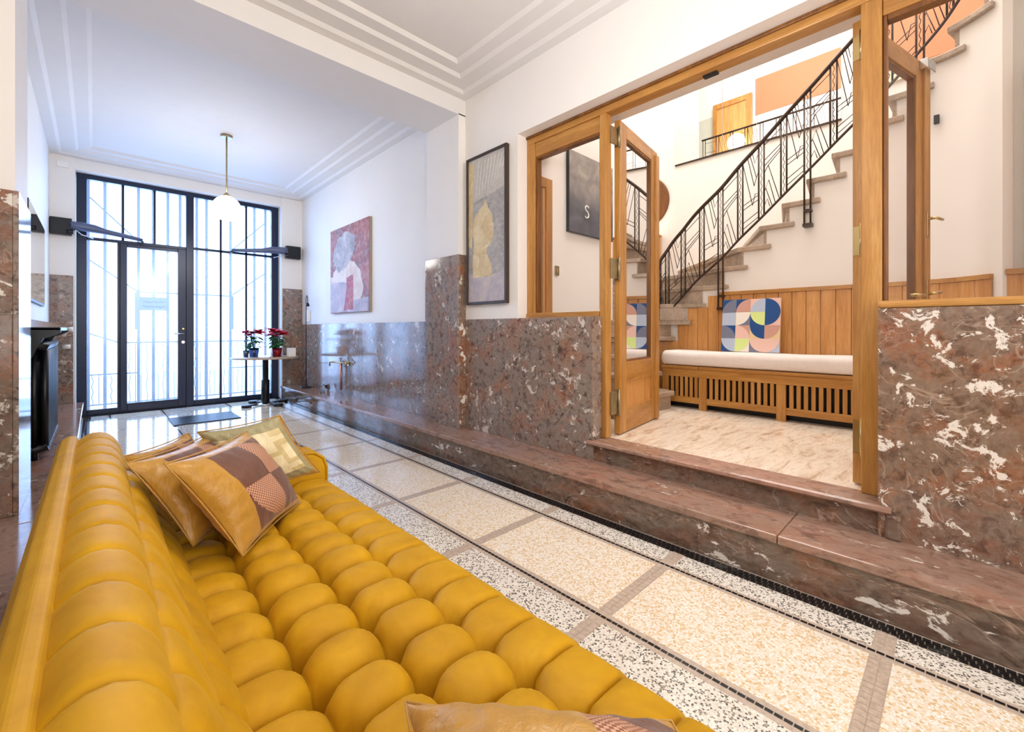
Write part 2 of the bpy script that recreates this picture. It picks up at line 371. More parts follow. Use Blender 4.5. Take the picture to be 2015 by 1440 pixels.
# ---- dado panels
dd = thing('marble_dado', (2.44, 4, LZ), 'red-brown veined marble dado on the right hall wall', 'dado', kind='structure')
for a, b in [(7.5, 6.6), (6.6, 5.25), (5.25, 3.68)]: box('marble_panel', 2.432, XR, b+.001, a-.001, LZ, DT-.01, MARB, dd, .002)
box('marble_panel', 2.44, XR+.1, 1.737, 3.155, LZ, DT, MARB, dd, .003)
box('marble_panel', 2.44, 2.56, .12, .245, LZ, DT, MARB2, dd)
box('marble_panel', 2.44, XR+.12, -.95, .12, LZ, DT, MARB2, dd)
dd2 = thing('marble_dado', (-.375, 5, LZ), 'red-brown marble dado behind the radiator on the left wall', 'dado', kind='structure')
for a, b in [(7.5, 5.6), (5.6, 3.68), (3.15, .8), (.8, -2)]: box('marble_panel', XL, XL+.018, b+.001, a-.001, LZ, DT-.01, MARB, dd2)
def pil(name, x0, x1, y0, y1, z1, lab, xw):
    p = thing(name, ((x0+x1)/2, (y0+y1)/2, LZ), lab, 'pilaster', kind='structure')
    if xw > 1: box('face_slab', x0, x0+.02, y0, y1, LZ, z1, MARB, p, .003); box('return_slab', x0+.02, x1, y0, y0+.02, LZ, z1, MARB2, p, .003)
    else: box('face_slab', x1-.02, x1, y0, y1, LZ, z1, MARB, p, .003); box('return_slab', x0, x1-.02, y0, y0+.02, LZ, z1, MARB2, p, .003)
    return p
pil('marble_pilaster', 2.36, XR, 3.145, 3.685, 1.78, 'tall marble slab pilaster between the red painting and the framed portrait', 2.4)
pil('marble_pilaster', XL, -.262, 3.145, 3.685, 1.765, 'tall marble slab pilaster on the left beside the radiator', -.3)
for x0, x1, lab in ((XL, -.185, 'marble slab on the pier left of the gate'), (2.155, XR, 'marble slab on the pier right of the gate')):
    struct(box('trim_6' if x0 < 0 else 'trim_7', x0, x1, YE-.018, YE, LZ, 1.752, MARB, None, .003), lab)
# ================================================================== ENTRANCE GATE
gt = thing('door_1', (1, YG, 0), 'dark iron entrance gate, blue daylight put into its colour, with frosted glass panes and inset door', 'gate', kind='structure')
def gb(nm, x0, x1, z0, z1, t=.05, m=IRONB, y=YG, par=gt, bev=.004): return box(nm, x0, x1, y-t/2, y+t/2, z0, z1, m, par, bev)
gb('stile', -.165, -.07, .0, 3.05, .09); gb('stile', 2.04, 2.135, 0, 3.06, .09); gb('centre_stile', .94, 1.03, 0, 3.05, .085)
gb('top_rail', -.165, 2.135, 3.0, 3.06, .1, y=YG-.005); gb('bottom_rail', -.07, .94, .005, .075, .06); gb('bottom_rail', 1.03, 2.04, .005, .078, .06)
gb('transom', -.07, .94, 2.235, 2.275, .05); gb('transom', 1.03, 2.04, 2.25, 2.285, .045)
for x in (.27, .594): gb('glazing_bar', x-.014, x+.014, 2.275, 3.0, .04)
for x in (1.36, 1.692): gb('glazing_bar', x-.014, x+.014, .078, 3.0, .045)
box('threshold', -.17, 2.14, YG-.12, YG+.1, 0, .006, BLACK, gt)
dr = gb('inset_door', .241, .311, .02, 2.235, .07); 
gb('door_stile', .847, .94, .02, 2.235, .07, par=gt); gb('door_top_rail', .311, .847, 2.19, 2.235, .066); gb('door_bottom_rail', .311, .847, .02, .12, .066)
gb('side_light_stile', .215, .241, .075, 2.235, .05)
h = MB().tube([(.905, YG-.03, 1.04), (.905, YG-.085, 1.04), (.80, YG-.085, 1.04)], .009, 8).build('door_handle', CHROME, gt)
MB().lathe([(.02, 0), (.02, .012)], (.905, YG-.048, .92), 12, axis='y').build('lock_cylinder', CHROME, gt)
MB().lathe([(.012, 0), (.012, .02)], (.905, YG-.055, 1.11), 12, axis='y').build('key_knob', BRASS, gt)
for x0, x1, z0, z1 in [(-.07, .256, 2.275, 3.0), (.284, .58, 2.275, 3.0), (.608, .94, 2.275, 3.0), (-.07, .215, .075, 2.235), (.311, .847, .12, 2.19),
                       (1.03, 1.346, .078, 2.25), (1.374, 1.678, .078, 2.25), (1.706, 2.04, .078, 2.25), (1.03, 1.346, 2.285, 3.0), (1.374, 1.678, 2.285, 3.0), (1.706, 2.04, 2.285, 3.0)]:
    MB().add([(x0, YG, z0), (x1, YG, z0), (x1, YG, z1), (x0, YG, z1)], [(0, 1, 2, 3)]).build('frosted_pane', FROST, gt)
plq = tag(box('notice_plate', .44, .726, YG-.012, YG-.004, 1.36, 1.54, lilac()), 'pale lilac notice plate fixed to the glass of the inset door', 'sign')
m = MB()
for r_, (zz, n) in enumerate(((1.475, 9), (1.41, 12))):
    pts = [(.47+i*.23/(n*3), YG-.0135, zz+.014*math.sin(i*1.7)+.006*math.sin(i*.6)) for i in range(n*3+1)]
    m.tube(pts, .0022, 4)
m.build('script_lines', plain('lilac_ink', '8f94bd', .5), plq)
# wrought iron grille outside
og = thing('outer_grille', (1, 7.93, 0), 'wrought iron street grille seen faintly behind the frosted glass', 'grille')
YO = 7.93
OUT = plain('outer_iron', '1c2740', .5)
for i, x in enumerate((-.06, .10, .44, .60, .76, .90, 1.10, 1.22, 1.53, 1.86, 2.02)):
    MB().box(x-.017, x+.017, YO-.011, YO+.011, .04, 3.1).build('upright', OUT, og)
for pts in ([(-.06, 2.85), (.44, 2.32)], [(2.02, 2.85), (1.53, 2.32)], [(-.06, 2.02), (.44, 1.62)], [(2.02, 2.02), (1.53, 1.62)], [(-.06, 1.05), (.24, .92)], [(.44, 1.62), (1.53, 1.62)], [(.24, .92), (1.86, .92)], [(-.06, .5), (.44, .5)], [(1.53, .5), (2.02, .5)], [(-.06, .1), (2.02, .1)]):
    MB().tube([(x, YO, z) for x, z in pts], .009, 6).build('cross_bar', OUT, og)
m = MB()
for i in range(34):
    x = -.02+i*.061; ztop = .92 if .24 < x < 1.75 else .5
    m.tube([(x+.008*math.sin(k*1.3)*(i % 3 == 0), YO, .1+(ztop-.1)*k/14) for k in range(15)], .0045, 5)
m.build('lower_bars', OUT, og)
for x in (.44, .76, 1.10, 1.53, 1.86): 
    for z in (1.62, .92): MB().sphere((x, YO, z), .026, 10).build('rosette', OUT, og)
for x in (.42, 1.55): MB().box(x-.02, x+.02, YO-.02, YO+.02, 1.1, 1.62).build('latch_plate', OUT, og)
# street ground outside
struct(box('floor_street', -4, 6, YG+.3, 14, -.08, -.01, plain('street_paving', 'b9b9bd', .7)), 'pale street paving outside the gate')
struct(box('floor_threshold', -.2, 2.2, YG+.05, YG+.3, -.08, -.005, plain('threshold_stone', 'a9a7a5', .4)), 'stone threshold under the gate')
# ---- gate operators
def opener(name, sgn, xb0, xb1, pts, lab):
    o = thing(name, ((xb0+xb1)/2, YE, 2.23), lab, 'gate opener')
    box('mounting_box', xb0, xb1, YE-.10, YE, 2.23, 2.43, BLACK, o, .006)
    MB().tube([(p[0], p[1], p[2]) for p in pts], [.05, .055, .052, .035, .03, .026, .022], 10).build('actuator_arm', GREYARM, o)
    MB().lathe([(.03, 0), (.03, .05)], (pts[0][0], pts[0][1], pts[0][2]-.1), 12).build('pivot', BLACKP, o)
    MB().tube([pts[0], (pts[0][0]+sgn*.10, YE-.12, pts[0][2]-.10), (pts[0][0]+sgn*.20, YE-.10, pts[0][2]-.13)], .006, 6).build('cable', CHROME, o)
    MB().obox((pts[-1][0], pts[-1][1]+.0), (pts[-1][0], YG-.04), .03, pts[-1][2]-.04, pts[-1][2]-.01).build('bracket', BLACKP, o)
opener('gate_opener', 1, XL+.005, -.195, [(-.21, 7.40, 2.345), (-.12, 7.42, 2.35), (0, 7.45, 2.345), (.10, 7.48, 2.33), (.25, 7.52, 2.315), (.38, 7.56, 2.30), (.46, 7.58, 2.29)], 'grey swing gate arm on a black box at the left pier')
opener('gate_opener', -1, 2.19, 2.40, [(2.20, 7.40, 2.345), (2.10, 7.42, 2.34), (1.98, 7.45, 2.335), (1.86, 7.48, 2.315), (1.72, 7.52, 2.305), (1.58, 7.56, 2.295), (1.48, 7.58, 2.29)], 'grey swing gate arm on a black box at the right pier')
# ---- pendants
def pendant(loc, lab, pw):
    x, y, z = loc; o = thing('pendant_lamp', (x, y, z), lab, 'lamp', 'globe pendants of the hall')
    MB().lathe([(.055, 3.235), (.058, 3.258), (.03, 3.264)], (x, y, 0), 20).build('ceiling_rose', ABRASS, o)
    MB().tube([(x, y, z+.12), (x, y, 3.24)], .008, 8).build('rod', ABRASS, o)
    MB().lathe([(.03, z+.127), (.035, z+.145), (.014, z+.17)], (x, y, 0), 16).build('gallery', ABRASS, o)
    MB().sphere((x, y, z), .138, 32).build('globe_shade', GLOBE, o)
    light('pendant_light', 'POINT', (x, y, z-.25), pw, (1, .955, .905), rad=.16)
pendant((1.06, 5.68, 2.449), 'lit white globe pendant on a brass rod near the gate', 9)
pendant((1.03, .95, 2.50), 'unseen lit globe pendant added to light the sofa bay', 22)  # out of view, added as a light source for the near bay
# ================================================================== LANDING AND STAIRWELL SHELL
ZK = lambda k: Z2+.1707*k
fld = thing('floor_landing', (3.5, 1, Z2), 'cream veined marble landing floor beyond the oak doors', 'floor', kind='structure')
box('landing_slab', 2.60, 5.6, -1.6, 3.5, .2, Z2, LANDM, fld)
us = thing('marble_step', (2.5, 1, LZ), 'red-brown marble step with moulded nosing under the oak doors', 'step', kind='structure')
box('riser_slab', 2.458, 2.62, .222, 1.75, LZ, Z2-.032, MARBL, us)
nb = MB(); prof = [(2.415, Z2-.020), (2.419, Z2-.006), (2.432, Z2), (2.60, Z2), (2.60, Z2-.034), (2.445, Z2-.034), (2.425, Z2-.030)]
y0, y1 = .20, 1.775; n = len(prof)
nb.add([(x, y0, z) for x, z in prof]+[(x, y1, z) for x, z in prof], [tuple(range(n)), tuple(range(n, 2*n))[::-1]]+[(i, (i+1) % n, n+(i+1) % n, n+i) for i in range(n)])
nb.build('nosing_slab', STEPM, us)
box('end_block', 2.425, 2.47, .17, .222, LZ, Z2-.03, MARBL, us, .01)
# upper storey and stairwell walls
wallbox('wall_stairwell_back', 5.58, 5.75, -1.7, 3.6, 0, 7.0, label='white plaster wall behind the staircase')
wallbox('wall_stairwell_far', 2.85, 5.7, 3.45, 3.6, 0, 7.0, label='white plaster wall at the far end of the stairwell')
wallbox('wall_landing_side', 2.85, 3.82, 2.47, 2.62, Z2, 3.65, label='white wall beside the landing with the dark painting')
wallbox('wall_stairwell_near', 2.85, 5.7, -1.75, -1.6, 0, 7.0, label='white wall closing the stairwell on the right')
wallbox('wall_upper_back', 1.75, 1.9, -1.7, 6.0, 3.65, 7.0, label='white upper hall wall facing the stair mirror')
wallbox('wall_upper_far', -.9, 2.9, 5.8, 5.95, 3.65, 7.0, label='white far wall of the upper hall')
wallbox('wall_upper_near', -.9, 2.9, -1.75, -1.6, 3.65, 7.0, label='white near wall of the upper hall')
wallbox('wall_upper_return', 2.75, 2.85, 3.6, 5.9, 3.65, 7.0, label='white return wall of the upper hall')
wallbox('ceiling_upper', -.9, 5.75, -1.75, 5.95, 6.9, 7.0, mat=CEILW, label='white ceiling over the stairwell and upper hall')
# peach panel, sage wall and oak door of the upper hall (met only in the stair mirror)
struct(box('trim_8', 1.9, 1.915, 1.3, 2.75, 5.25, 5.95, plain('deep_peach_paint', 'c4754f', .55)), 'peach painted panel on the upper hall wall')
struct(box('trim_9', 1.9, 1.915, 3.55, 5.8, 3.66, 5.5, SAGE), 'sage painted wall section of the upper hall')
d3 = thing('door_3', (1.95, 3.2, 3.65), 'oak door in the upper hall reflected by the stair mirror', 'door', kind='structure')
box('door_leaf', 1.9, 1.95, 2.9, 3.45, 3.66, 5.6, OAKP, d3); 
for a, b, c, e in ((2.8, 2.9, 3.66, 5.7), (3.45, 3.53, 3.66, 5.7), (2.9, 3.45, 5.6, 5.7)): box('door_frame', 1.9, 1.97, a, b, c, e, OAKZ, d3)
struct(box('trim_12', 2.9, 4.9, 3.435, 3.45, 3.66, 5.3, SAGE), 'sage painted upper wall section at the stairwell end')
# ---- stair mirror in panels
sm = thing('wall_mirror', (5.57, 1.7, 3.28), 'large panelled mirror on the wall above the staircase', 'mirror')
ym = [2.635, 2.03, 1.645, .85]
for a, b in zip(ym, ym[1:]): box('mirror_panel', 5.565, 5.58, b+.003, a-.003, 3.29, 5.2, MIRROR, sm)
box('bottom_bead', 5.56, 5.58, ym[-1], ym[0], 3.272, 3.288, BRONZE, sm)
struct(box('trim_10', 5.565, 5.58, -.9, .62, 3.62, 5.4, PEACH), 'peach painted panel beside the top of the stairs')
struct(box('trim_11', 5.555, 5.58, -.9, .62, 3.50, 3.60, plain('cream_paint', 'efe2c4', .5)), 'cream skirting under the peach panel at the stair top')
# ---- inner stair line
KIN = {1: (3.97, 1.93), 2: (4.06, 2.10), 3: (4.17, 2.22), 4: (4.30, 2.25), 5: (4.40, 2.15), 6: (4.43, 1.99), 7: (4.43, 1.82), 8: (4.43, 1.61), 9: (4.43, 1.44), 10: (4.43, 1.25), 11: (4.43, 1.07),
       12: (4.43, .885), 13: (4.435, .71), 14: (4.44, .53), 15: (4.44, .36), 16: (4.42, .19), 17: (4.37, .02), 18: (4.26, -.12), 19: (4.12, -.24), 20: (3.98, -.36)}
KOUT = {1: (3.15, 2.02), 2: (3.2, 2.32), 3: (3.25, 2.48), 4: (3.4, 2.48), 5: (3.6, 2.48), 6: (3.95, 2.75), 7: (4.5, 3.3), 8: (5.2, 3.42), 9: (5.57, 2.6), 10: (5.57, 1.85), 11: (5.57, 1.38), 12: (5.57, 1.08),
        13: (5.57, .84), 14: (5.57, .6), 15: (5.57, .34), 16: (5.57, .06), 17: (5.57, -.25), 18: (5.5, -.7), 19: (5.3, -1.2), 20: (4.7, -1.5)}
INP = catmull([(*KIN[k], 0) for k in range(1, 21)], 16)
def inner(k):
    f = (k-1)*16; i = max(0, min(len(INP)-2, int(f))); return INP[i].lerp(INP[i+1], f-i)
def tang(k):
    a = inner(max(1, k-.08)); b = inner(min(20, k+.08)); return (b-a).normalized()
# white string wall below the treads
ws = MB()
for i in range(0, int(17.65*12)):
    k0, k1 = 1+i/12, 1+(i+1)/12; a, b = inner(k0), inner(k1); ta = tang(k0); tb = tang(k1)
    na = Vector((-ta.y, ta.x, 0)); nb_ = Vector((-tb.y, tb.x, 0))
    kk = int(math.floor(k0+1e-6)); zt = ZK(kk)-.045
    ws.prism([(a.x, a.y), (b.x, b.y), ((b+nb_*.06).x, (b+nb_*.06).y), ((a+na*.06).x, (a+na*.06).y)], Z2, zt)
struct(ws.build('wall_stair_string', WALL), 'white curved wall under the marble stair treads')
st = thing('staircase', (4.9, 1.3, Z2), 'winding marble staircase rising behind the bench to the upper floor', 'staircase')
for k in range(1, 20):
    a, b = Vector(KIN[k]), Vector(KOUT[k]); c, d = Vector(KIN[k+1]), Vector(KOUT[k+1])
    t2 = tang(k); t3 = tang(k+1); n2 = Vector((-t2.y, t2.x)); n3 = Vector((-t3.y, t3.x))
    back = Vector((t3.x, t3.y))
    ai = a-n2*.035-Vector((t2.x, t2.y))*.03; ci = c-n3*.035+back*.07
    steps = 5; edge = []
    if k > 3:
        for j in range(steps+1):
            q = inner(k+j/steps*(1.0)); tq = tang(k+j/steps); nq = Vector((-tq.y, tq.x)); edge.append((q.x-nq.x*.035, q.y-nq.y*.035))
        e0 = edge[0]; edge[0] = (e0[0]-t2.x*.03, e0[1]-t2.y*.03); edge.append((ci.x, ci.y))
    else: edge = [(ai.x, ai.y), (c.x-n3.x*.035, c.y-n3.y*.035)]
    dd_ = (d-c).normalized()
    poly = edge+[(d.x, d.y), (b.x, b.y)]
    MB().prism(poly, ZK(k)-.045, ZK(k)).build('tread', TREADM, st, .008, 2)
    off = Vector((t2.x, t2.y))*.012
    rz0 = ZK(k-1) if k > 1 else Z2
    MB().obox((a+off-n2*.005), (b+off), .024, rz0, ZK(k)-.045).build('riser', TREADM, st)
# ---- oak wainscot boards under the stair
wn = thing('wainscot', (4.43, 1, Z2), 'oak boarded wainscot with moulded cap under the stairs', 'wainscot', kind='structure')
cum = [0]
for i in range(1, len(INP)): cum.append(cum[-1]+(INP[i]-INP[i-1]).length)
def at_len(L):
    for i in range(1, len(cum)):
        if cum[i] >= L: f = (L-cum[i-1])/(cum[i]-cum[i-1]); return INP[i-1].lerp(INP[i], f), 1+(i-1+f)/16
    return INP[-1], 20
# length at which Y == 1.035
L0 = next(cum[i] for i in range(96, len(INP)) if INP[i].y < 1.035)
ZC = 1.432
i0 = -int((L0-.05)/.1035)
for i in range(i0, 26):
    La, Lb = L0+i*.1035, L0+(i+1)*.1035
    if at_len(Lb)[1] > 18.65: break
    (pa, ka), (pb, kb) = at_len(La), at_len(Lb)
    zt = min(ZC, ZK(int(ka))-.046, ZK(int(ka+.15))-.046)
    if zt < Z2+.1: continue
    d = Vector((pb.x-pa.x, pb.y-pa.y)); d.normalize(); g_ = d*.0015
    MB().obox((pa.x+g_.x, pa.y+g_.y), (pb.x-g_.x, pb.y-g_.y), .016, Z2, zt, off=-.0095).build('board', OAKP, wn, .003, 1)
    if ka > 7.55: MB().obox((pa.x, pa.y), (pb.x, pb.y), .034, ZC, ZC+.032, off=-.012).build('cap_rail', OAKY, wn)
wnr = thing('wainscot', (4.0, -.6, Z2), 'plain oak panel at the right end of the curved wainscot', 'wainscot', kind='structure')
# wall with dim light painted as grey, and door frame past the curved string
wallbox('wall_landing_right', 4.22, 4.3, -1.6, -.20, Z2, 3.65, mat=plain('shade_grey_plaster', 'c9c6c0', .6), label='plaster wall with shade put into its grey colour, right of the curved stair wall')
box('panel', 4.195, 4.218, -.31, -.205, Z2, 1.45, OAKP, wnr, .003); box('cap', 4.18, 4.218, -.31, -.205, 1.45, 1.485, OAKY, wnr)
d4 = thing('door_4', (4.2, -.8, Z2), 'oak door frame at the right edge of the landing', 'door', kind='structure')
box('door_frame', 4.16, 4.218, -.42, -.315, Z2, 2.75, OAKZ, d4, .004); box('door_frame', 4.16, 4.218, -1.35, -1.25, Z2, 2.75, OAKZ, d4, .004); box('door_head', 4.16, 4.218, -1.25, -.42, 2.65, 2.75, OAKY, d4, .004)
box('door_leaf', 4.19, 4.218, -1.25, -.42, Z2, 2.65, OAKP, d4)
# ---- railing
rl = thing('stair_railing', (4.4, 1.3, ZK(1)), 'dark bronze art deco stair railing with zigzag bars', 'railing')
def rp(k, f, off=-.055):
    p = inner(k); t_ = tang(k); n_ = Vector((-t_.y, t_.x, 0)); z0 = ZK(k)+.075; z1 = ZK(k)+.76
    return Vector((p.x+n_.x*off, p.y+n_.y*off, z0+(z1-z0)*f))
KE = [3.2+i*.1 for i in range(int((19.4-3.2)/.1)+1)]
m = MB(); 
top = [rp(k, 1) for k in KE]; m.tube(top, .017, 8); m.build('handrail', BRONZE, rl)
MB().tube([rp(k, 0) for k in KE], .011, 6).build('bottom_rail', BRONZE, rl)
def kofY(y):
    lo, hi = 4.2, 19.9
    for _ in range(40):
        mid = (lo+hi)/2
        if inner(mid).y > y: lo = mid
        else: hi = mid
    return (lo+hi)/2
PAIRS = [3.26, 4.1]+[kofY(y) for y in (2.168, 1.986, 1.793, 1.612, 1.435, 1.255, 1.077, .902, .722, .56, .375, .191, .02, -.13)]
SUP = {5: 1.30, 9: 1.99, 13: 2.7}
hw = .022
def kshift(k, dist):
    step = (inner(min(20, k+.05))-inner(max(1, k-.05))).length/.1; return k+dist/step
for i, kp in enumerate(PAIRS):
    for sgn in (-1, 1):
        k = kshift(kp, sgn*hw); lo = rp(k, 0); hi = rp(k, 1)
        if i in SUP: lo = Vector((lo.x, lo.y, SUP[i] if sgn < 0 or True else lo.z))
        MB().tube([lo, hi], .0075, 6).build('post', BRONZE, rl)
    if i in SUP:
        p = rp(kp, 0); MB().box(p.x-.012, p.x+.055, p.y-.034, p.y+.034, SUP[i]-.012, SUP[i]+.016).build('wall_bracket', BRONZE, rl)
        MB().box(p.x-.01, p.x+.05, p.y-.028, p.y+.028, SUP[i]+.115, SUP[i]+.135).build('wall_bracket', BRONZE, rl)
    a, b = rp(kp, 0), rp(kp, 1); t_ = tang(kp)
    w = [a.lerp(b, j/40)+t_*(.006*math.sin(j*1.6)) for j in range(41)]
    MB().tube(w, .0028, 5).build('twisted_bar', BRONZE, rl)
ZIG = [[(0, .98), (.62, .28), (.78, .40), (1, .36)], [(.3, 1), (.72, .52), (.86, .60)], [(.45, 1), (.86, .60), (1, .66)], [(.6, 1), (.75, .82), (1, .9)], [(0, .40), (1, .34)], [(0, .34), (1, .28)], [(0, .16), (1, .12)], [(0, .08), (1, .05)]]
ZAG = [[(0, .92), (1, .90)], [(0, .72), (1, .70)], [(0, .55), (.25, .60), (1, .62)], [(.25, .60), (.92, .0)], [(0, .30), (.28, .40), (.68, 0)], [(.1, .33), (.5, 0)], [(0, .12), (.2, .17), (.34, .04)], [(0, .64), (1, .655)]]
for i in range(len(PAIRS)-1):
    ka, kb = kshift(PAIRS[i], hw), kshift(PAIRS[i+1], -hw); m = MB()
    for pl in (ZIG if i % 2 == 0 else ZAG):
        m.tube([rp(ka+(kb-ka)*a_, b_) for a_, b_ in pl], .0036, 5)
    m.build('deco_panel', BRONZE, rl)
# upper gallery railing (seen in the mirror)
gr = thing('gallery_railing', (2.83, 1.6, 3.65), 'dark railing of the upper gallery above the oak screen', 'railing')
MB().tube([(2.83, 3.4, 4.68), (2.83, -1.5, 4.68)], .017, 8).build('handrail', BRONZE, gr); MB().tube([(2.83, 3.4, 3.78), (2.83, -1.5, 3.78)], .011, 6).build('bottom_rail', BRONZE, gr)
yy = 3.38; i = 0
while yy > -1.5:
    for q in (0, .045): MB().tube([(2.83, yy-q, 3.70), (2.83, yy-q, 4.68)], .0075, 6).build('post', BRONZE, gr)
    m = MB()
    for pl in (ZIG if i % 2 else ZAG): m.tube([(2.83, yy-.045-.2*a_, 3.78+.9*b_) for a_, b_ in pl], .0036, 4)
    m.build('deco_panel', BRONZE, gr); yy -= .245; i += 1
# ---- things in the stairwell
rm = thing('round_mirror', (5.57, 3.05, 2.5), 'round bronze tinted mirror on the stairwell wall behind the open door leaf', 'mirror')
MB().lathe([(.001, -.012), (.335, -.012), (.345, 0)], (5.578, 3.07, 2.87), 48, axis='x').build('mirror_disc', BRONZEM, rm)
MB().lathe([(.335, -.016), (.352, -.016), (.352, 0), (.335, 0)], (5.578, 3.07, 2.87), 48, axis='x').build('rim', OAKD, rm)
cb = thing('oak_cabinet', (5.4, 3.1, ZK(9)), 'small oak cabinet standing below the round bronze mirror', 'cabinet')
box('body', 5.22, 5.56, 2.83, 3.38, ZK(9), 2.36, OAKP, cb, .005); box('top', 5.20, 5.565, 2.82, 3.39, 2.36, 2.385, OAKY, cb, .004); box('door', 5.205, 5.218, 2.86, 3.35, ZK(9)+.05, 2.33, OAKZ, cb, .003)
MB().sphere((5.195, 2.92, 2.1), .014, 10).build('knob', BRASS, cb)
tl = thing('table_lamp', (5.38, 3.0, 2.385), 'small lit white shade lamp on the oak cabinet', 'lamp')
MB().lathe([(.05, 2.386), (.05, 2.398), (.01, 2.41), (.01, 2.47)], (5.38, 3.0, 0), 16).build('base', BRONZE, tl)
MB().lathe([(.075, 2.45), (.05, 2.60)], (5.38, 3.0, 0), 20).build('shade', emit('lamp_shade', (1, .95, .88, 1), 2.5), tl)
lg_ = thing('floor_globe_lamp', (2.2, 3.0, 3.65), 'tall lit globe lamp on the upper gallery floor', 'lamp')
MB().lathe([(.14, 3.652), (.14, 3.67), (.012, 3.69), (.012, 4.5)], (2.2, 3.0, 0), 20).build('stand', BRASS, lg_); MB().sphere((2.2, 3.0, 4.72), .16, 24).build('globe', emit('gallery_globe', (1, .96, .9, 1), 4), lg_)
# painting with letter S on the landing side wall
sp = thing('canvas_painting', (3.4, 2.49, 1.98), 'dark grey abstract canvas with a white letter S beside the landing door', 'painting')
box('stretcher', 3.065, 3.77, 2.435, 2.469, 1.985, 2.725, BLACKP, sp, .003)
t = NT('dark_canvas'); v = t.co(); f = t.noise(v, 5, 7, .65, .8); sx = t.n('ShaderNodeSeparateXYZ'); t.l(v, sx.inputs[0])
g1 = t.ramp(f, [(.3, lin('757272')), (.5, lin('98928d')), (.7, lin('bdb2a8'))]); g2 = t.ramp(f, [(.3, lin('45464c')), (.7, lin('6a6a70'))])
mr = t.n('ShaderNodeMapRange'); mr.inputs[1].default_value = 2.22; mr.inputs[2].default_value = 2.45; t.l(sx.outputs[2], mr.inputs[0])
t.set(Base_Color=t.mix(mr.outputs[0], g2, g1), Roughness=.7)
box('canvas', 3.068, 3.767, 2.4335, 2.436, 1.988, 2.722, t.m, sp)
spts = [(.030, .052), (.022, .066), (0, .072), (-.024, .064), (-.032, .042), (-.018, .020), (.008, .004), (.028, -.018), (.028, -.046), (.006, -.066), (-.020, -.066), (-.036, -.050)]
MB().tube([(3.33+p.x, 2.4325, 2.20+p.y) for p in catmull([(a*.8, b*.8, 0) for a, b in spts], 6)], .0065, 6).build('letter', WHITE, sp)
# landing door and switch
d2 = thing('door_2', (2.9, 2.5, Z2), 'oak framed door in the side wall of the landing', 'door', kind='structure')
box('door_frame', 2.755, 2.835, 2.432, 2.469, Z2, 2.385, OAKZ, d2, .004); box('door_head', 2.64, 2.755, 2.432, 2.469, 2.30, 2.385, OAKX, d2, .004); box('door_stop', 2.725, 2.753, 2.445, 2.469, Z2, 2.298, OAKP, d2)
box('door_leaf', 2.645, 2.724, 2.452, 2.469, Z2, 2.298, plain('door_taupe', 'a8957c', .5), d2)
sw_ = thing('light_switch', (2.99, 2.49, 1.6), 'brushed metal light switch beside the landing door', 'switch')
box('plate', 2.905, 2.96, 2.460, 2.469, 1.575, 1.66, ABRASS, sw_, .003); box('rocker', 2.92, 2.945, 2.455, 2.460, 1.60, 1.635, BRASS, sw_, .002)
tag(box('wall_sensor', 4.37, 4.39, .10, .13, 2.585, 2.65, BLACKP, None, .004), 'small black sensor on the white stair wall right of the open door leaf', 'sensor')
# ================================================================== OAK SCREEN
XF = 2.555; XB_ = 2.64
os_ = thing('oak_screen', (2.6, .8, Z2), 'oak screen frame with glazed side lights around the double doors', 'door frame', kind='structure')
def ob(nm, x0, x1, y0, y1, z0, z1, m=OAKZ, bev=.005, par=None): return box(nm, x0, x1, y0, y1, z0, z1, m, par or os_, bev)
ob('head_rail', XF, XB_, -.95, 2.47, 2.607, 2.671, OAKY)
ob('head_moulding', XF-.012, XF, -.95, 2.47, 2.652, 2.671, OAKD, .002)
ob('jamb_post', XF, XB_, 2.385, 2.47, DT, 2.607); ob('door_post', XF, 2.62, 1.705, 1.760, Z2, 2.607); ob('door_post', XF, XB_, .243, .318, Z2, 2.607)
ob('top_rail', XF+.012, XB_-.01, 1.755, 2.385, 2.495, 2.607, OAKY); ob('sill_rail', XF-.01, XB_, 1.762, 2.47, DT+.001, DT+.04, OAKY)
ob('top_rail', XF+.012, XB_-.01, -.85, .243, 2.52, 2.607, OAKY)
ob('sill_rail', XF-.115, XB_, -.95, .25, DT+.001, DT+.034, OAKY, .012)
ob('glazing_bead', XF+.016, XB_-.016,   .226, .243, DT+.034, 2.52, OAKD); ob('glazing_bead', XF+.016, XB_-.016, 1.755, 1.772, DT+.05, 2.495, OAKD, .003); ob('glazing_bead', XF+.016, XB_-.016, 2.368, 2.385, DT+.05, 2.495, OAKD, .003)
ob('glazing_bead', XF+.016, XB_-.016, 1.772, 2.368, 2.477, 2.495, OAKD, .003); ob('glazing_bead', XF+.016, XB_-.016, -.85, .226, 2.495, 2.52, OAKD, .003)
ob('jamb_post', XF, XB_, -.95, -.85, DT, 2.607)
for y0, y1, za, zb in ((1.772, 2.368, DT+.05, 2.477), (-.85, .226, DT+.034, 2.495)): MB().add([(2.597, y0, za), (2.597, y1, za), (2.597, y1, zb), (2.597, y0, zb)], [(0, 1, 2, 3)]).build('glass_pane', GLASS, os_)
box('head_latch', 2.60, 2.635, .98, 1.06, 2.596, 2.607, BLACKP, os_)
def hinge(p, par, ax):
    pass
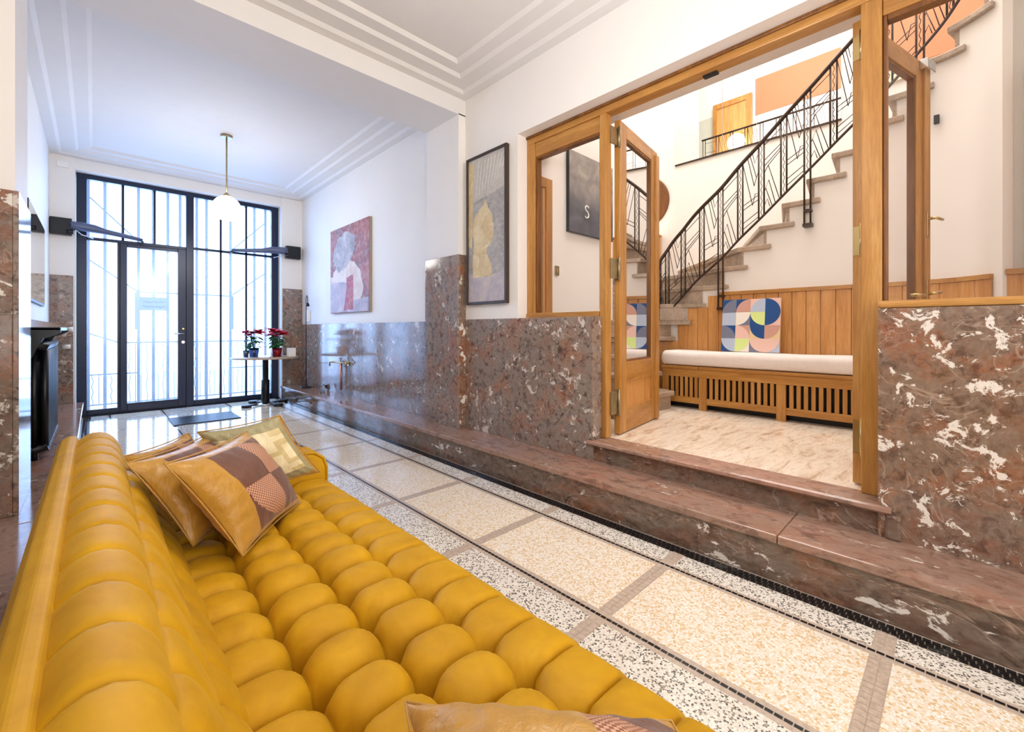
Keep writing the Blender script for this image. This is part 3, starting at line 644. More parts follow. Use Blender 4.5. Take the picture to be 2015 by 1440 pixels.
def leaf(name, org, d, lab, cfg):
    d = Vector(d).normalized(); nn = Vector((-d.y, d.x, 0)); M = Matrix(((d.x, nn.x, 0, org[0]), (d.y, nn.y, 0, org[1]), (0, 0, 1, 0), (0, 0, 0, 1)))
    o = thing(name, (org[0], org[1], Z2), lab, 'door', 'glazed oak door leaves')
    wd = .76; T = .045; z0 = Z2+.008; z1 = 2.600
    def b(nm, w0, w1, t0, t1, za, zb, m, bev=.004): return MB().box(w0, w1, t0, t1, za, zb).build(nm, m, o, bev, xf=M)
    b('hinge_stile', 0, .115, 0, T, z0, z1, OAKZ); b('lock_stile', .625, wd, 0, T, z0, z1, OAKZ)
    b('top_rail', .115, .625, 0, T, 2.50, z1, OAKX); b('lock_rail', .115, .625, 0, T, .717, .863, OAKX); b('bottom_rail', .115, .625, 0, T, z0, .525, OAKX)
    b('panel', .115, .625, .014, T-.014, .525, .717, OAKP, 0); b('astragal', wd-.06, wd+.012, -.014, T+.004, z0, z1-.03, OAKZ)
    for a in ((.115, .130, .863, 2.50), (.610, .625, .863, 2.50), (.130, .610, .863, .878), (.130, .610, 2.485, 2.50)): b('glazing_bead', a[0], a[1], .006, T-.006, a[2], a[3], OAKD, .002)
    MB().add([(.130, .022, .878), (.610, .022, .878), (.610, .022, 2.485), (.130, .022, 2.485)], [(0, 1, 2, 3)]).build('glass_pane', GLASSD, o, xf=M)
    for za, zb in ((2.41, 2.53), (1.46, 1.60), (.50, .66)):
        MB().box(-.003, 0, .006, T-.004, za, zb).build('hinge_plate', cfg['hm'], o, xf=M)
        MB().lathe([(.009, za-.012), (.009, zb+.012)], (-.012, .002, 0), 10).build('hinge_knuckle', cfg['hm'], o, xf=M)
    if cfg.get('handle'):
        b('escutcheon', wd-.045, wd-.015, -.019, -.014, 1.62, 1.76, BRASS, .002)
        MB().tube([(wd-.03, -.016, 1.72), (wd-.03, -.05, 1.72), (wd+.06, -.05, 1.72)], .008, 8).build('handle', BRASS, o, xf=M)
        b('bolt_plate', wd-.05, wd-.02, -.019, -.014, 1.26, 1.38, BRASS, .002); MB().tube([(wd-.035, -.016, 1.30), (wd-.035, -.045, 1.30), (wd+.05, -.045, 1.31)], .009, 8).build('lower_handle', BRASS, o, xf=M)
        MB().tube([(.53, -.004, 1.285), (.53, -.035, 1.285), (.62, -.035, 1.285)], .009, 8).build('pull', BRASS, o, xf=M)
        b('closer', wd-.10, wd+.02, -.035, .0, 2.545, 2.60, CHROME, .004)
    return o
leaf('oak_door_leaf', (2.70, 1.684), (.989, .140, 0), 'glazed oak door leaf standing open left of the bench', {'hm': ABRASS})
leaf('oak_door_leaf', (2.665, .322), (.966, -.252, 0), 'glazed oak door leaf with brass handles folded behind the right side light', {'hm': BRASS, 'handle': 1})
for za, zb in ((2.41, 2.53), (1.46, 1.60), (.50, .66)): box('hinge_leaf', 2.60, 2.69, 1.692, 1.704, za, zb, ABRASS, os_, .001)
# ================================================================== BENCH
bn = thing('bench', (4.25, 1.2, Z2), 'built-in oak bench with slatted front under the stairs', 'bench')
BX0, BX1, BY0, BY1 = 4.08, 4.405, .30, 2.06
box('seat_board', BX0-.02, BX1, BY0, 1.70, .722, .75, OAKY, bn, .006); box('seat_board', BX0-.02, 4.33, 1.703, BY1, .722, .75, OAKY, bn, .006)
box('top_rail', BX0, BX0+.025, BY0, BY1, .645, .722, OAKY, bn, .003)
stl = [(2.06, 2.0), (1.70, 1.63), (1.06, .99), (.42, .35)]
for a, b in stl: box('stile', BX0-.004, BX0+.028, b, a, Z2, .645, OAKZ, bn, .003)
sl0 = None
for (a, b), (c, d) in zip(stl, stl[1:]):
    box('bottom_rail', BX0, BX0+.025, c, b, Z2+.055, .455, OAKY, bn, .003)
    ns = round((b-c)/.0515); pit_ = (b-c-.02)/ns; y = b-.0235
    for _q in range(ns):
        if sl0 is None: sl0 = MB().box(BX0+.003, BX0+.02, -.029, 0, .455, .645).build('slat', OAKZ, bn, .002, 1); sl0.location = (0, y, 0)
        else: dup(sl0, (0, y, 0), bn)
        y -= pit_
box('slot_shade_sheet', BX0+.10, BX0+.11, BY0, BY1, Z2, .72, BLACKP, bn)  # black sheet standing in for the shade behind the slats
def soft_box(x0, x1, y0, y1, z0, z1, r, nx=10, ny=40, crown=.012):
    m = MB(); V = {}
    def sq(u): return max(-1, min(1, u))
    N = 12; ring = []
    # profile in x-z swept along y with rounded ends
    prof = []
    for cx, cz, a0 in ((x1-r, z1-r, 0), (x0+r, z1-r, 90), (x0+r, z0+r, 180), (x1-r, z0+r, 270)):
        for j in range(5): a = math.radians(a0+j*22.5); prof.append((cx+r*math.cos(a), cz+r*math.sin(a)))
    P = len(prof); ysl = [y0+r*(1-math.cos(PI/2*j/5)) for j in range(6)]+[y0+(y1-y0)*j/ny for j in range(2, ny-1)]+[y1-r*(1-math.cos(PI/2*(5-j)/5)) for j in range(6)]
    mx, mz = (x0+x1)/2, (z0+z1)/2; vs = []
    for y in ysl:
        e = min(y-y0, y1-y); s = 1 if e >= r else math.sqrt(max(0, 1-((r-e)/r)**2)); ins = r*(1-s)
        for px, pz in prof:
            dx = max(0, abs(px-mx)-ins)*(1 if px > mx else -1); dz = max(0, abs(pz-mz)-ins)*(1 if pz > mz else -1)
            c = crown*(1-((px-mx)/(x1-x0)*2)**2) if pz > mz else 0
            vs.append((mx+dx, y, mz+dz+c+.003*math.sin(y*9+px*5)*(pz > mz)))
    fs = [(i*P+j, i*P+(j+1) % P, (i+1)*P+(j+1) % P, (i+1)*P+j) for i in range(len(ysl)-1) for j in range(P)]
    fs += [tuple(range(P))[::-1], tuple(range((len(ysl)-1)*P, len(ysl)*P))]
    m.add(vs, fs, 0, True); return m
bc = soft_box(BX0-.025, 4.38, BY0+.01, 2.075, .752, .885, .045).build('bench_cushion', LINEN)
tag(bc, 'long white linen seat cushion on the slatted oak bench', 'cushion')
# geometric canvas leaning on the wainscot
gp = thing('canvas_painting', (4.33, 1.3, .89), 'square canvas of blue, pink and grey geometric arcs leaning on the bench cushion', 'painting')
S = .485; tilt = math.radians(7)
MG = Matrix.Translation((4.262, 1.57, .897)) @ Matrix.Rotation(math.radians(-90), 4, 'Z') @ Matrix.Rotation(-tilt, 4, 'X')
MB().box(0, S, .004, .026, 0, S).build('stretcher', plain('pale_pink_edge', 'e8c9bd', .6), gp, xf=MG)
GC = {k: plain('paint_'+k, h, .6) for k, h in dict(navy='0a4a8c', grey='777c92', rose='cf9f90', ice='b8c6de', cream='f3ece4', lime='dcf09a', blush='eec8bc', tan='e8cf9d').items()}
keys = list(GC); gm = MB(); q = S/4
def cell(c, r, bgk, fgk=None, corner=None):     # r from bottom; quarter disc centred at corner
    x, z = c*q, r*q; yb, yf = .0035, .0022
    gm.add([(x, yb, z), (x+q, yb, z), (x+q, yb, z+q), (x, yb, z+q)], [(0, 1, 2, 3)], keys.index(bgk))
    if fgk:
        cx, cz, a0 = {'br': (x+q, z, 90), 'bl': (x, z, 0), 'tr': (x+q, z+q, 180), 'tl': (x, z+q, 270)}[corner]
        v = [(cx, yf, cz)]+[(cx+q*math.cos(math.radians(a0+j*9)), yf, cz+q*math.sin(math.radians(a0+j*9))) for j in range(11)]
        gm.add(v, [tuple(range(12))], keys.index(fgk))
cell(0, 3, 'navy', 'grey', 'br'); cell(1, 3, 'navy', 'rose', 'br'); cell(2, 3, 'blush', 'ice', 'br'); cell(3, 3, 'blush', 'navy', 'bl')
cell(0, 2, 'ice'); cell(1, 2, 'grey', 'cream', 'tl'); cell(2, 2, 'navy', 'lime', 'tr'); cell(3, 2, 'blush', 'navy', 'tl')
cell(0, 1, 'navy', 'grey', 'bl'); cell(1, 1, 'rose', 'blush', 'bl'); cell(2, 1, 'tan', 'navy', 'tr'); cell(3, 1, 'tan', 'rose', 'tl')
cell(0, 0, 'navy', 'ice', 'tr'); cell(1, 0, 'cream', 'lime', 'tl'); cell(2, 0, 'grey', 'blush', 'tr'); cell(3, 0, 'ice', 'blush', 'tl')
gm.build('painted_face', [GC[k] for k in keys], gp, xf=MG)
# ================================================================== SOFA
sf = thing('tufted_sofa', (.3, .9, 0), 'mustard velvet sofa with deep biscuit-tufted seat and channelled back', 'sofa')
PY = .1215; YS0, YS1 = .71-PY*9, .71+PY*11      # -0.38 .. 2.05
def cheb(n): return [.5-.5*math.cos(PI*i/n) for i in range(n+1)]
YF = []
for c in range(20):
    for f in cheb(14)[:-1]: YF.append((c, f))
YF.append((19, 1.0))
def dome(f, p=3.0, e=.5): return max(0, 1-abs(2*f-1)**p)**e
def upholstery(name, prof, rows, hmax, chan, dens=14, pit=.014, ps=.016, dps=None, ramp0=0):
    """prof: list of (x,z); rows: indices in prof where crease rows lie; chan: weight of dome across rows per span"""
    P = [Vector((x, 0, z)) for x, z in prof]
    dense = []; rowpos = []
    spans = list(zip(rows, rows[1:]))
    full = catmull(P, 20)
    pts = []; dome_t = []; pitd = []
    for si, (a, b) in enumerate(spans):
        sub = full[a*20:b*20+1]
        L = [0]
        for i in range(1, len(sub)): L.append(L[-1]+(sub[i]-sub[i-1]).length)
        nn = dens if si < 99 else dens
        for j, f in enumerate(cheb(nn)):
            if j == nn and si < len(spans)-1: continue
            tgt = f*L[-1]; i = next((q for q in range(1, len(L)) if L[q] >= tgt-1e-9), len(L)-1)
            u = (tgt-L[i-1])/max(1e-9, L[i]-L[i-1]); p = sub[i-1].lerp(sub[i], u); dr_ = (sub[i]-sub[i-1]).normalized()
            nrm = Vector((-dr_.z, 0, dr_.x))
            lo, hi = chan[si]
            # dome across the span; lo/hi say whether the crease closes at start / end
            if lo and hi: dt = dome(f)
            elif lo: dt = dome(f/2) if f < 1 else 1
            elif hi: dt = dome(.5+f/2)
            else: dt = 1
            edge = min(f*L[-1] if lo else 9, (1-f)*L[-1] if hi else 9)
            pts.append((p, nrm, dt, edge, tgt if si == 0 else 9, dps[si] if dps else (2.8, 1), f))
    vs = []; nY = len(YF)
    rr = random.Random(3)
    jit = {(c, s): rr.uniform(.9, 1.08) for c in range(20) for s in range(12)}
    for c, f in YF:
        y = YS0+(c+f)*PY; ey = min(f, 1-f)*PY
        for p, nrm, dt, edge, ta, (dp, hs), ft in pts:
            hh = hs if not isinstance(hs, tuple) else hs[0]+(hs[1]-hs[0])*min(1, ft*1.6)
            h = hmax*hh*dome(f, dp)*(.12+.88*dt)*jit[(c, 0)]
            h *= min(1, .12+ta/ramp0) if ramp0 and ta < ramp0 else 1
            h -= pit*math.exp(-((edge/ps)**2+(ey/ps)**2))
            q = p+nrm*h
            vs.append((q.x, y+.0015*math.sin(q.x*60+c), q.z))
    nP = len(pts)
    fs = [(i*nP+j, (i+1)*nP+j, (i+1)*nP+j+1, i*nP+j+1) for i in range(nY-1) for j in range(nP-1)]
    return MB().add(vs, fs, 0, True).build(name, VELVET, sf)
upholstery('backrest', [(-.045, .722), (-.015, .738), (.020, .738), (.046, .712), (.066, .665), (.098, .585), (.128, .515), (.160, .455), (.178, .41), (.186, .38)],
           [0, 4, 6, 9], .022, [(False, True), (True, True), (True, False)], 14, .014, .014, [(8, .62), (3.8, 1), (3.8, 1)], .05)
upholstery('seat', [(.165, .385), (.215, .398), (.299, .398), (.374, .400), (.449, .400), (.527, .400), (.605, .398), (.685, .402), (.758, .394), (.787, .352), (.791, .27), (.787, .20)],
           [0, 2, 4, 6, 11], .044, [(False, True), (True, True), (True, True), (True, False)], 16, .080, .021, [(3.4, 1), (2.9, 1.12), (2.9, 1.12), (5.5, (1.05, .28))])
# rear band with rounded top edge
rb = [(-.09, .10), (-.092, .60), (-.090, .705), (-.078, .732), (-.060, .742), (-.044, .740), (-.036, .722), (-.034, .10)]
n = len(rb); MB().add([(x, YS0-.02, z) for x, z in rb]+[(x, YS1+.03, z) for x, z in rb], [tuple(range(n)), tuple(range(n, 2*n))[::-1]]+[(i, (i+1) % n, n+(i+1) % n, n+i) for i in range(n)], 0, False).build('rear_band', VELVET, sf, .004)
def arm(y0, y1):
    pr = [(-.088, .10), (-.088, .62), (-.06, .66), (.02, .64), (.10, .585), (.25, .555), (.64, .545), (.725, .535), (.765, .505), (.780, .46), (.780, .10)]
    m = MB(); n = len(pr); yc = [(y0, .0), (y0+.012, -.012), (y1-.012, -.012), (y1, 0)]; cx, cz = .3, .35
    vs = []
    for y, ins in ((y0, .016), (y0+.006, .005), (y0+.016, 0), (y1-.016, 0), (y1-.006, .005), (y1, .016)):
        for x, z in pr: vs.append((x-ins*(1 if x > cx else -1), y, z-ins*(1 if z > .2 else 0)))
    K = 6
    m.add(vs, [tuple(range(n))[::-1], tuple(range((K-1)*n, K*n))]+[(r*n+i, r*n+(i+1) % n, (r+1)*n+(i+1) % n, (r+1)*n+i) for r in range(K-1) for i in range(n)], 0, True)
    a = m.build('arm', VELVET, sf)
    for yy in (y0+.006, y1-.006): MB().tube([(x, yy, z) for x, z in pr[1:]], .006, 6).build('piping', VELVET, a)
arm(YS1, YS1+.12); arm(YS0-.12, YS0)
box('base', -.085, .775, YS0-.10, YS1+.10, .09, .24, VELVET, sf, .01)
for x in (-.03, .72):
    for y in (YS0-.05, .85, YS1+.05): MB().lathe([(.018, 0), (.026, .09)], (x, y, 0), 12).build('leg', OAKD, sf)
# ================================================================== CUSHIONS
def cushion(name, B, L, T, thick, fmat, mats, lab, n=60, seed=1, wr=.006, slump=.0, sag=(0, 0, 0)):
    B, L, T = Vector(B), Vector(L), Vector(T); U = T-L; V = B-L; N = U.cross(V).normalized()
    # N towards viewer
    cam_p = Vector((0, 0, 1.1)); C = (B+T)/2
    if N.dot(cam_p-C) < 0: N = -N
    rr = random.Random(seed); ph = [rr.uniform(0, 6.28) for _ in range(8)]
    o = thing(name, tuple(B), lab, 'cushion', 'satin scatter cushions on the sofa')
    def surf(side):
        m = MB(); vs = []
        for j in range(n+1):
            for i in range(n+1):
                u, v = i/n, j/n; a, b = 2*u-1, 2*v-1
                d = (max(0, 1-abs(a)**2.2)**.6)*(max(0, 1-abs(b)**2.2)**.6)
                pin = .055*(1-abs(a)**2)*(abs(b)**3); pin2 = .055*(1-abs(b)**2)*(abs(a)**3)
                uu = .5+(u-.5)*(1-pin2*2); vv = .5+(v-.5)*(1-pin*2)
                e = max(abs(a), abs(b)); ru = math.sin(v*46+ph[0]+3*math.sin(u*9+ph[2]))*(abs(a)**4)*(1-abs(a)) + math.sin(u*46+ph[1]+3*math.sin(v*8+ph[3]))*(abs(b)**4)*(1-abs(b))
                soft = math.sin(u*7+ph[4]+2*math.sin(v*5+ph[5]))*math.sin(v*8+ph[6])
                h = side*(thick*d+wr*2.2*ru)+wr*soft*d
                p = L+U*uu+V*vv+N*h+Vector(sag)*((1-abs(a))*(1-abs(b)))
                vs.append(p)
        g_ = [[] for _ in mats]; m.v = [tuple(p) for p in vs]
        for j in range(n):
            for i in range(n):
                k = j*(n+1)+i; q = [k, k+1, k+n+2, k+n+1]
                m.f.append(q if side > 0 else q[::-1]); m.m.append(fmat((i+.5)/n, (j+.5)/n) if side > 0 else 0); m.sm.append(True)
        return m
    def mk(side, nm):
        m = surf(side); me = bpy.data.meshes.new(nm); me.from_pydata(m.v, [], m.f)
        for x in mats: me.materials.append(x)
        for p, mi in zip(me.polygons, m.m): p.material_index = mi; p.use_smooth = True
        uvl = me.uv_layers.new(name='UVMap')
        for lp in me.loops: vi = lp.vertex_index; uvl.data[lp.index].uv = ((vi % (n+1))/n, (vi//(n+1))/n)
        ob_ = bpy.data.objects.new(nm, me); COL.objects.link(ob_); parent_to(ob_, o)
    mk(1, 'front_cover'); mk(-1, 'back_cover')
    edge = [L, T, T+V, B, L]; m = MB(); pts = []
    for a_, b_ in zip(edge, edge[1:]):
        for j in range(10):
            f = j/10; mid = (L+T+B+(T+V))/4; p = a_.lerp(b_, f); pts.append(p.lerp(mid, .055*(1-(2*f-1)**2)))
    pts.append(pts[0]); m.tube(pts, .0022, 6).build('seam_piping', GOLD, o)
    return o
def patch(u, v):
    if not (.22 < u < .96 and .08 < v < .93): return 0
    a = (u-.22)/.74; b = (v-.08)/.85
    if a > .5 and b < .5: return 2 if ((a-.5)/.5)**2+((.5-b)/.5)**2 < 1 else 1
    if a < .5 and b > .5: return 2 if ((.5-a)/.5)**2+((b-.5)/.5)**2 < 1 else 1
    return 1
def weave(u, v):
    if v > .93 or u > .97: return 0
    if v < .14 or v > .80 or u > .90: return 3
    i, j = int(u/.24), int((v-.14)/.22)
    if (i+j) % 2 == 0: return 4 if (u/.24) % 1 > .25 else 5
    return 5 if ((v-.14)/.22*3) % 2 < 1 else 4
CM = [GOLD, BROWN, CHECK, SAGES, CREAMS, BEIGES]
# corner points B (bottom), L (left), T (top); the fourth follows
cushion('scatter_cushion', (.300, 1.40, .462), (.130, 1.43, .752), (.385, 1.745, .742), .075, patch, CM, 'brown patchwork cushion with pink checked segments, frontmost of the far pile', seed=2)
cushion('scatter_cushion', (.205, 1.535, .475), (.062, 1.58, .735), (.30, 1.88, .725), .06, patch, CM, 'brown patchwork cushion tucked behind the frontmost one in the far pile', seed=5)
cushion('scatter_cushion', (.19, 1.80, .49), (.065, 1.74, .72), (.25, 1.99, .715), .04, patch, CM, 'gold cushion at the back of the far pile against the sofa back', seed=8)
cushion('scatter_cushion', (.415, 1.86, .485), (.255, 1.83, .745), (.505, 1.79, .775), .055, weave, CM, 'sage and cream woven-pattern cushion leaning on the far sofa arm', seed=11)
cushion('scatter_cushion', (.195, .295, .47), (.345, .594, .525), (.610, .294, .525), .10, lambda u, v: 0 if u < .62 or v < .05 else patch(u, v) or 1, CM, 'gold and brown cushion lying flat at the near end of the sofa seat', seed=14, wr=.010)
# ================================================================== BAR TABLE AND WHAT STANDS ON IT
TX, TY, TZ = 1.80, 7.06, .70
tb = thing('pedestal_table', (TX, TY, 0), 'round pedestal table with black column standing beside the gate', 'table')
MB().lathe([(.43, TZ-.022), (.435, TZ-.012), (.43, TZ), (.001, TZ)], (TX, TY, 0), 48).build('table_top', plain('stone_top', 'b9a48d', .3), tb)
MB().lathe([(.001, TZ-.0225), (.43, TZ-.022)], (TX, TY, 0), 48).build('underside', WHITE, tb)
MB().lathe([(.055, .02), (.055, .36), (.045, .365), (.04, .37), (.04, TZ-.024)], (TX, TY, 0), 20).build('column', BLACK, tb)
MB().lathe([(.14, .004), (.14, .018), (.05, .03)], (TX, TY, 0), 24).build('base_plate', CHROME, tb)
for a in (20, 110, 200, 290):
    ca, sa = math.cos(math.radians(a)), math.sin(math.radians(a))
    MB().tube([(TX+.1*ca, TY+.1*sa, .02), (TX+.27*ca, TY+.27*sa, .02)], .012, 6).build('foot_arm', BLACK, tb)
    MB().lathe([(.065, .001), (.065, .03), (.055, .038)], (TX+.28*ca, TY+.28*sa, 0), 16).build('foot', BLACKP, tb)
RED = plain('red_bract', 'd8123f', .5, var=.2); LEAF = plain('green_leaf', '2c6b34', .5, var=.25)
def leafshape(m, base, d, L, w, droop, mi=0):
    d = Vector(d).normalized(); s = d.cross(Vector((0, 0, 1))); s = s.normalized() if s.length > .1 else Vector((1, 0, 0)); base = Vector(base)
    v = []
    for f, ww in ((0, .1), (.3, .8), (.55, 1), (.8, .55), (1, .02)):
        p = base+d*L*f+Vector((0, 0, -droop*f*f)); v += [p+s*w*ww, p-Vector((0, 0, .004)), p-s*w*ww]
    m.add(v, [(3*i+j, 3*i+j+1, 3*i+j+4, 3*i+j+3) for i in range(4) for j in range(2)], mi, True)
def poinsettia(x, y, seed, potmat, lab):
    o = thing('poinsettia', (x, y, TZ), lab, 'plant', 'poinsettias on the pedestal table'); rr = random.Random(seed)
    MB().lathe([(.055, TZ+.001), (.07, TZ+.13), (.066, TZ+.13), (.06, TZ+.10), (.001, TZ+.10)], (x, y, 0), 20).build('pot', potmat, o)
    m = MB()
    for i in range(6):
        a = rr.uniform(0, 6.28); m.tube([(x, y, TZ+.1), (x+.05*math.cos(a), y+.05*math.sin(a), TZ+.3)], .005, 5)
    m.build('stems', LEAF, o); m = MB()
    for i in range(34):
        a = rr.uniform(0, 6.28); z = rr.uniform(.15, .30); leafshape(m, (x+.03*math.cos(a), y+.03*math.sin(a), TZ+z), (math.cos(a), math.sin(a), rr.uniform(-.2, .25)), rr.uniform(.09, .15), .032, .04)
    m.build('leaves', LEAF, o); m = MB()
    for h in range(10):
        a0 = h*.7; r0 = .09 if h else 0; cx, cy = x+r0*math.cos(a0), y+r0*math.sin(a0); cz = TZ+.34+rr.uniform(-.04, .05)
        for i in range(9):
            a = i*2*PI/9+h; leafshape(m, (cx, cy, cz+.01*(i % 2)), (math.cos(a), math.sin(a), rr.uniform(-.1, .55)), rr.uniform(.085, .12), .034, .02)
    m.build('bracts', RED, o)
poinsettia(1.67, 7.15, 3, glass('dark_pot_glass', (.12, .15, .22, 1), .12), 'red poinsettia in a dark glass pot, left of the two on the table')
poinsettia(1.92, 6.94, 9, plain('red_foil', '8e1226', .25, .4), 'red poinsettia in a red foil pot, right of the two on the table')
tag(box('candle', 2.02, 2.12, 6.74, 6.84, TZ+.001, TZ+.13, plain('wax', 'f6f1ea', .5, Subsurface_Weight=.0), None, .008), 'white square candle on the pedestal table', 'candle')
MB_ = MB().lathe([(.03, TZ+.001), (.04, TZ+.10), (.037, TZ+.10), (.028, TZ+.006)], (1.56, 7.10, 0), 16).build('tumbler', glass('tumbler_glass', (.35, .42, .55, 1), .15))
tag(MB_, 'dark glass tumbler at the left edge of the pedestal table', 'glass')
# ================================================================== LEFT WALL THINGS
rd = thing('radiator', (-.29, 4.9, LZ), 'black cast iron column radiator under a black shelf on the left ledge', 'radiator')
sec = None
for i in range(14):
    y = 4.35+i*.075
    if sec is None:
        m = MB()
        for x in (-.345, -.295, -.245): m.tube([(x, 0, .30), (x, 0, .96)], [.022, .022], 8)
        m.tube([(-.36, 0, .97), (-.30, 0, 1.0), (-.23, 0, .97)], .030, 8); m.tube([(-.36, 0, .30), (-.30, 0, .28), (-.23, 0, .30)], .030, 8)
        sec = m.build('section', BLACK, rd); sec.location = (0, y, 0)
    else: dup(sec, (0, y, 0), rd)
for y in (4.38, 5.30): MB().lathe([(.02, LZ+.001), (.016, .28)], (-.295, y, 0), 10).build('foot', BLACK, rd)
MB().tube([(-.20, 5.36, .95), (-.15, 5.36, .95)], .018, 10).build('valve', WHITE, rd)
sh = [(-.383, .88), (-.383, 1.115), (-.20, 1.115), (-.181, 1.10), (-.181, 1.08), (-.21, 1.06), (-.26, 1.04), (-.29, .98), (-.31, .92), (-.34, .88)]
shelf = thing('radiator_shelf', (-.3, 4.9, 1.05), 'black curved shelf mounted above the radiator', 'shelf')
box('board', -.367, -.165, 4.25, 5.45, 1.09, 1.115, BLACK, shelf, .006)
n = len(sh)
for y in (4.25, 5.41): MB().add([(x+.016, y, z) for x, z in sh]+[(x+.016, y+.03, z) for x, z in sh], [tuple(range(n)), tuple(range(n, 2*n))[::-1]]+[(i, (i+1) % n, n+(i+1) % n, n+i) for i in range(n)]).build('bracket', BLACK, shelf)
MB().lathe([(.02, 0), (.022, .03)], (-.165, 5.36, 1.10), 12, axis='x').build('knob', WHITE, shelf)
wm = thing('wall_mirror', (-.37, 5.7, 1.3), 'rectangular mirror with dark edge hanging on the left wall above the radiator', 'mirror')
box('backing', XL+.001, -.366, 5.0, 6.45, 1.33, 2.12, BLACKP, wm, .003); box('mirror_panel', -.366, -.362, 5.02, 6.43, 1.35, 2.10, MIRROR, wm)
tag(box('junction_box', XL+.06, XL+.16, YE-.022, YE, 3.05, 3.12, WHITE, None, .004), 'small white junction box high on the left gate pier', 'box')
# ================================================================== RIGHT WALL THINGS
tp = thing('wall_tap', (2.4, 5.8, .28), 'copper and brass wall tap above the far end of the ledge', 'tap')
MB().tube([(2.395, 5.80, .64), (2.395, 5.80, .285)], .014, 10).build('pipe', COPPER, tp); MB().tube([(2.43, 5.62, .645), (2.39, 5.62, .65), (2.385, 5.80, .65), (2.37, 5.98, .655), (2.33, 6.02, .65), (2.33, 6.03, .60)], .011, 8).build('spout', BRASS, tp)
MB().tube([(2.38, 5.66, .70), (2.38, 5.56, .66), (2.38, 5.66, .61)], .009, 6).build('lever', ABRASS, tp); MB().lathe([(.03, -.012), (.026, 0)], (2.431, 5.64, .645), 14, axis='x').build('flange', BRASS, tp)
MB().tube([(2.38, 5.78, .66), (2.38, 5.78, .70), (2.38, 5.74, .71), (2.38, 5.82, .71)], .007, 6).build('valve_key', ABRASS, tp)
fl_ = thing('slim_lamp', (2.37, 6.98, LZ), 'slim black floor lamp with hooked head standing on the ledge', 'lamp')
MB().lathe([(.085, LZ+.001), (.085, LZ+.014), (.01, LZ+.022)], (2.34, 6.98, 0), 20).build('base', BLACK, fl_)
MB().tube([(2.34, 6.98, LZ+.02), (2.34, 6.98, 1.55)]+[(2.34, 6.98-.035+.035*math.cos(a), 1.55+.07*math.sin(a)) for a in (.5, 1.0, 1.57, 2.2, 2.7)]+[(2.34, 6.91, 1.50)], .006, 6).build('stem', BLACK, fl_)
MB().lathe([(.012, 1.505), (.028, 1.47), (.022, 1.45), (.001, 1.45)], (2.34, 6.91, 0), 12).build('head', BLACK, fl_)
gbw = MB().lathe([(.03, LZ+.001), (.055, LZ+.06), (.06, LZ+.11), (.057, LZ+.11), (.05, LZ+.06), (.001, LZ+.008)], (2.32, 6.25, 0), 24).build('glass_bowl', glass('bowl_glass', (.95, .97, 1, 1), .14))
tag(gbw, 'clear glass bowl on the marble ledge beside the tap', 'bowl')
tag(MB().lathe([(.001, -.006), (.05, -.006), (.05, .006), (.001, .006)], (2.40, 6.42, LZ+.051), 20, axis='x').build('round_dial', plain('slate_dial', '55606e', .3)), 'small round grey disc standing on the ledge by the slim lamp', 'disc')
tag(box('entry_phone', 2.41, XR, 7.12, 7.19, 1.22, 1.40, WHITE, None, .006), 'small white entry phone on the wall beside the gate pier', 'phone')
pt = thing('canvas_painting', (2.42, 5.6, 1.32), 'red and cream abstract canvas on the wall above the tap', 'painting')
box('stretcher', 2.418, XR-.001, 5.016, 6.218, 1.322, 2.488, plain('canvas_edge', 'a79a8c', .6), pt, .003)
def paint(name, scale, stops, zramp=None, dist=1.0, rough=.55):
    t = NT(name); v = t.co(); f = t.noise(v, scale, 8, .65, dist); c = t.ramp(f, [(p, lin(h)) for p, h in stops])
    f2 = t.noise(v, scale*7, 6, .7); c = t.mix(t.ramp(f2, [(.45, (0, 0, 0)), (.7, (.35, .35, .35))]), c, lin('e8ddd0'))
    t.set(Base_Color=c, Roughness=rough); t.bump(f2, .25, .004); return t.m
def flat(name, par, mat, pts, x, jag=0, seed=1):
    rr = random.Random(seed); P = []
    for i in range(len(pts)):
        a, b = pts[i], pts[(i+1) % len(pts)]
        for k in range(5): f = k/5; P.append((a[0]+(b[0]-a[0])*f+rr.uniform(-jag, jag), a[1]+(b[1]-a[1])*f+rr.uniform(-jag, jag)))
    n = len(P); m = MB(); cy, cz = sum(p[0] for p in P)/n, sum(p[1] for p in P)/n
    m.add([(x, y, z) for y, z in P], [tuple(range(n))]); return m.build(name, mat, par)
PA = paint('red_ground', 2.2, [(.3, '5c4a55'), (.5, '9a4a48'), (.7, 'b5756a')]); PB = paint('cream_strokes', 3.0, [(.3, 'c9a79c'), (.5, 'd9c8bd'), (.7, 'e2d8d0')]); PC = paint('grey_strokes', 3.5, [(.3, '6f6a76'), (.5, '9d97a0'), (.7, 'cfc8c8')])
PD = paint('lilac_strokes', 2.4, [(.3, '8a8098'), (.6, 'b9a9b6'), (.75, 'd9cfd2')]); PE = paint('blood_red', 4, [(.3, '8e1d2c'), (.6, 'b02c38'), (.75, 'c9505a')])
def P2(u, v): return (6.216-1.198*u, 2.486-1.162*v)     # u to the right, v down
box('canvas', 2.416, 2.418, 5.018, 6.216, 1.324, 2.486, PA, pt)
flat('brush_area', pt, PB, [P2(*p) for p in ((.02, .58), (.22, .42), (.55, .40), (.78, .52), (.88, .75), (.78, .92), (.60, .95), (.02, .95))], 2.4155, .02, 2)
flat('brush_area', pt, PC, [P2(*p) for p in ((.08, .28), (.22, .12), (.48, .06), (.68, .16), (.64, .32), (.45, .50), (.25, .52), (.10, .42))], 2.4150, .02, 3)
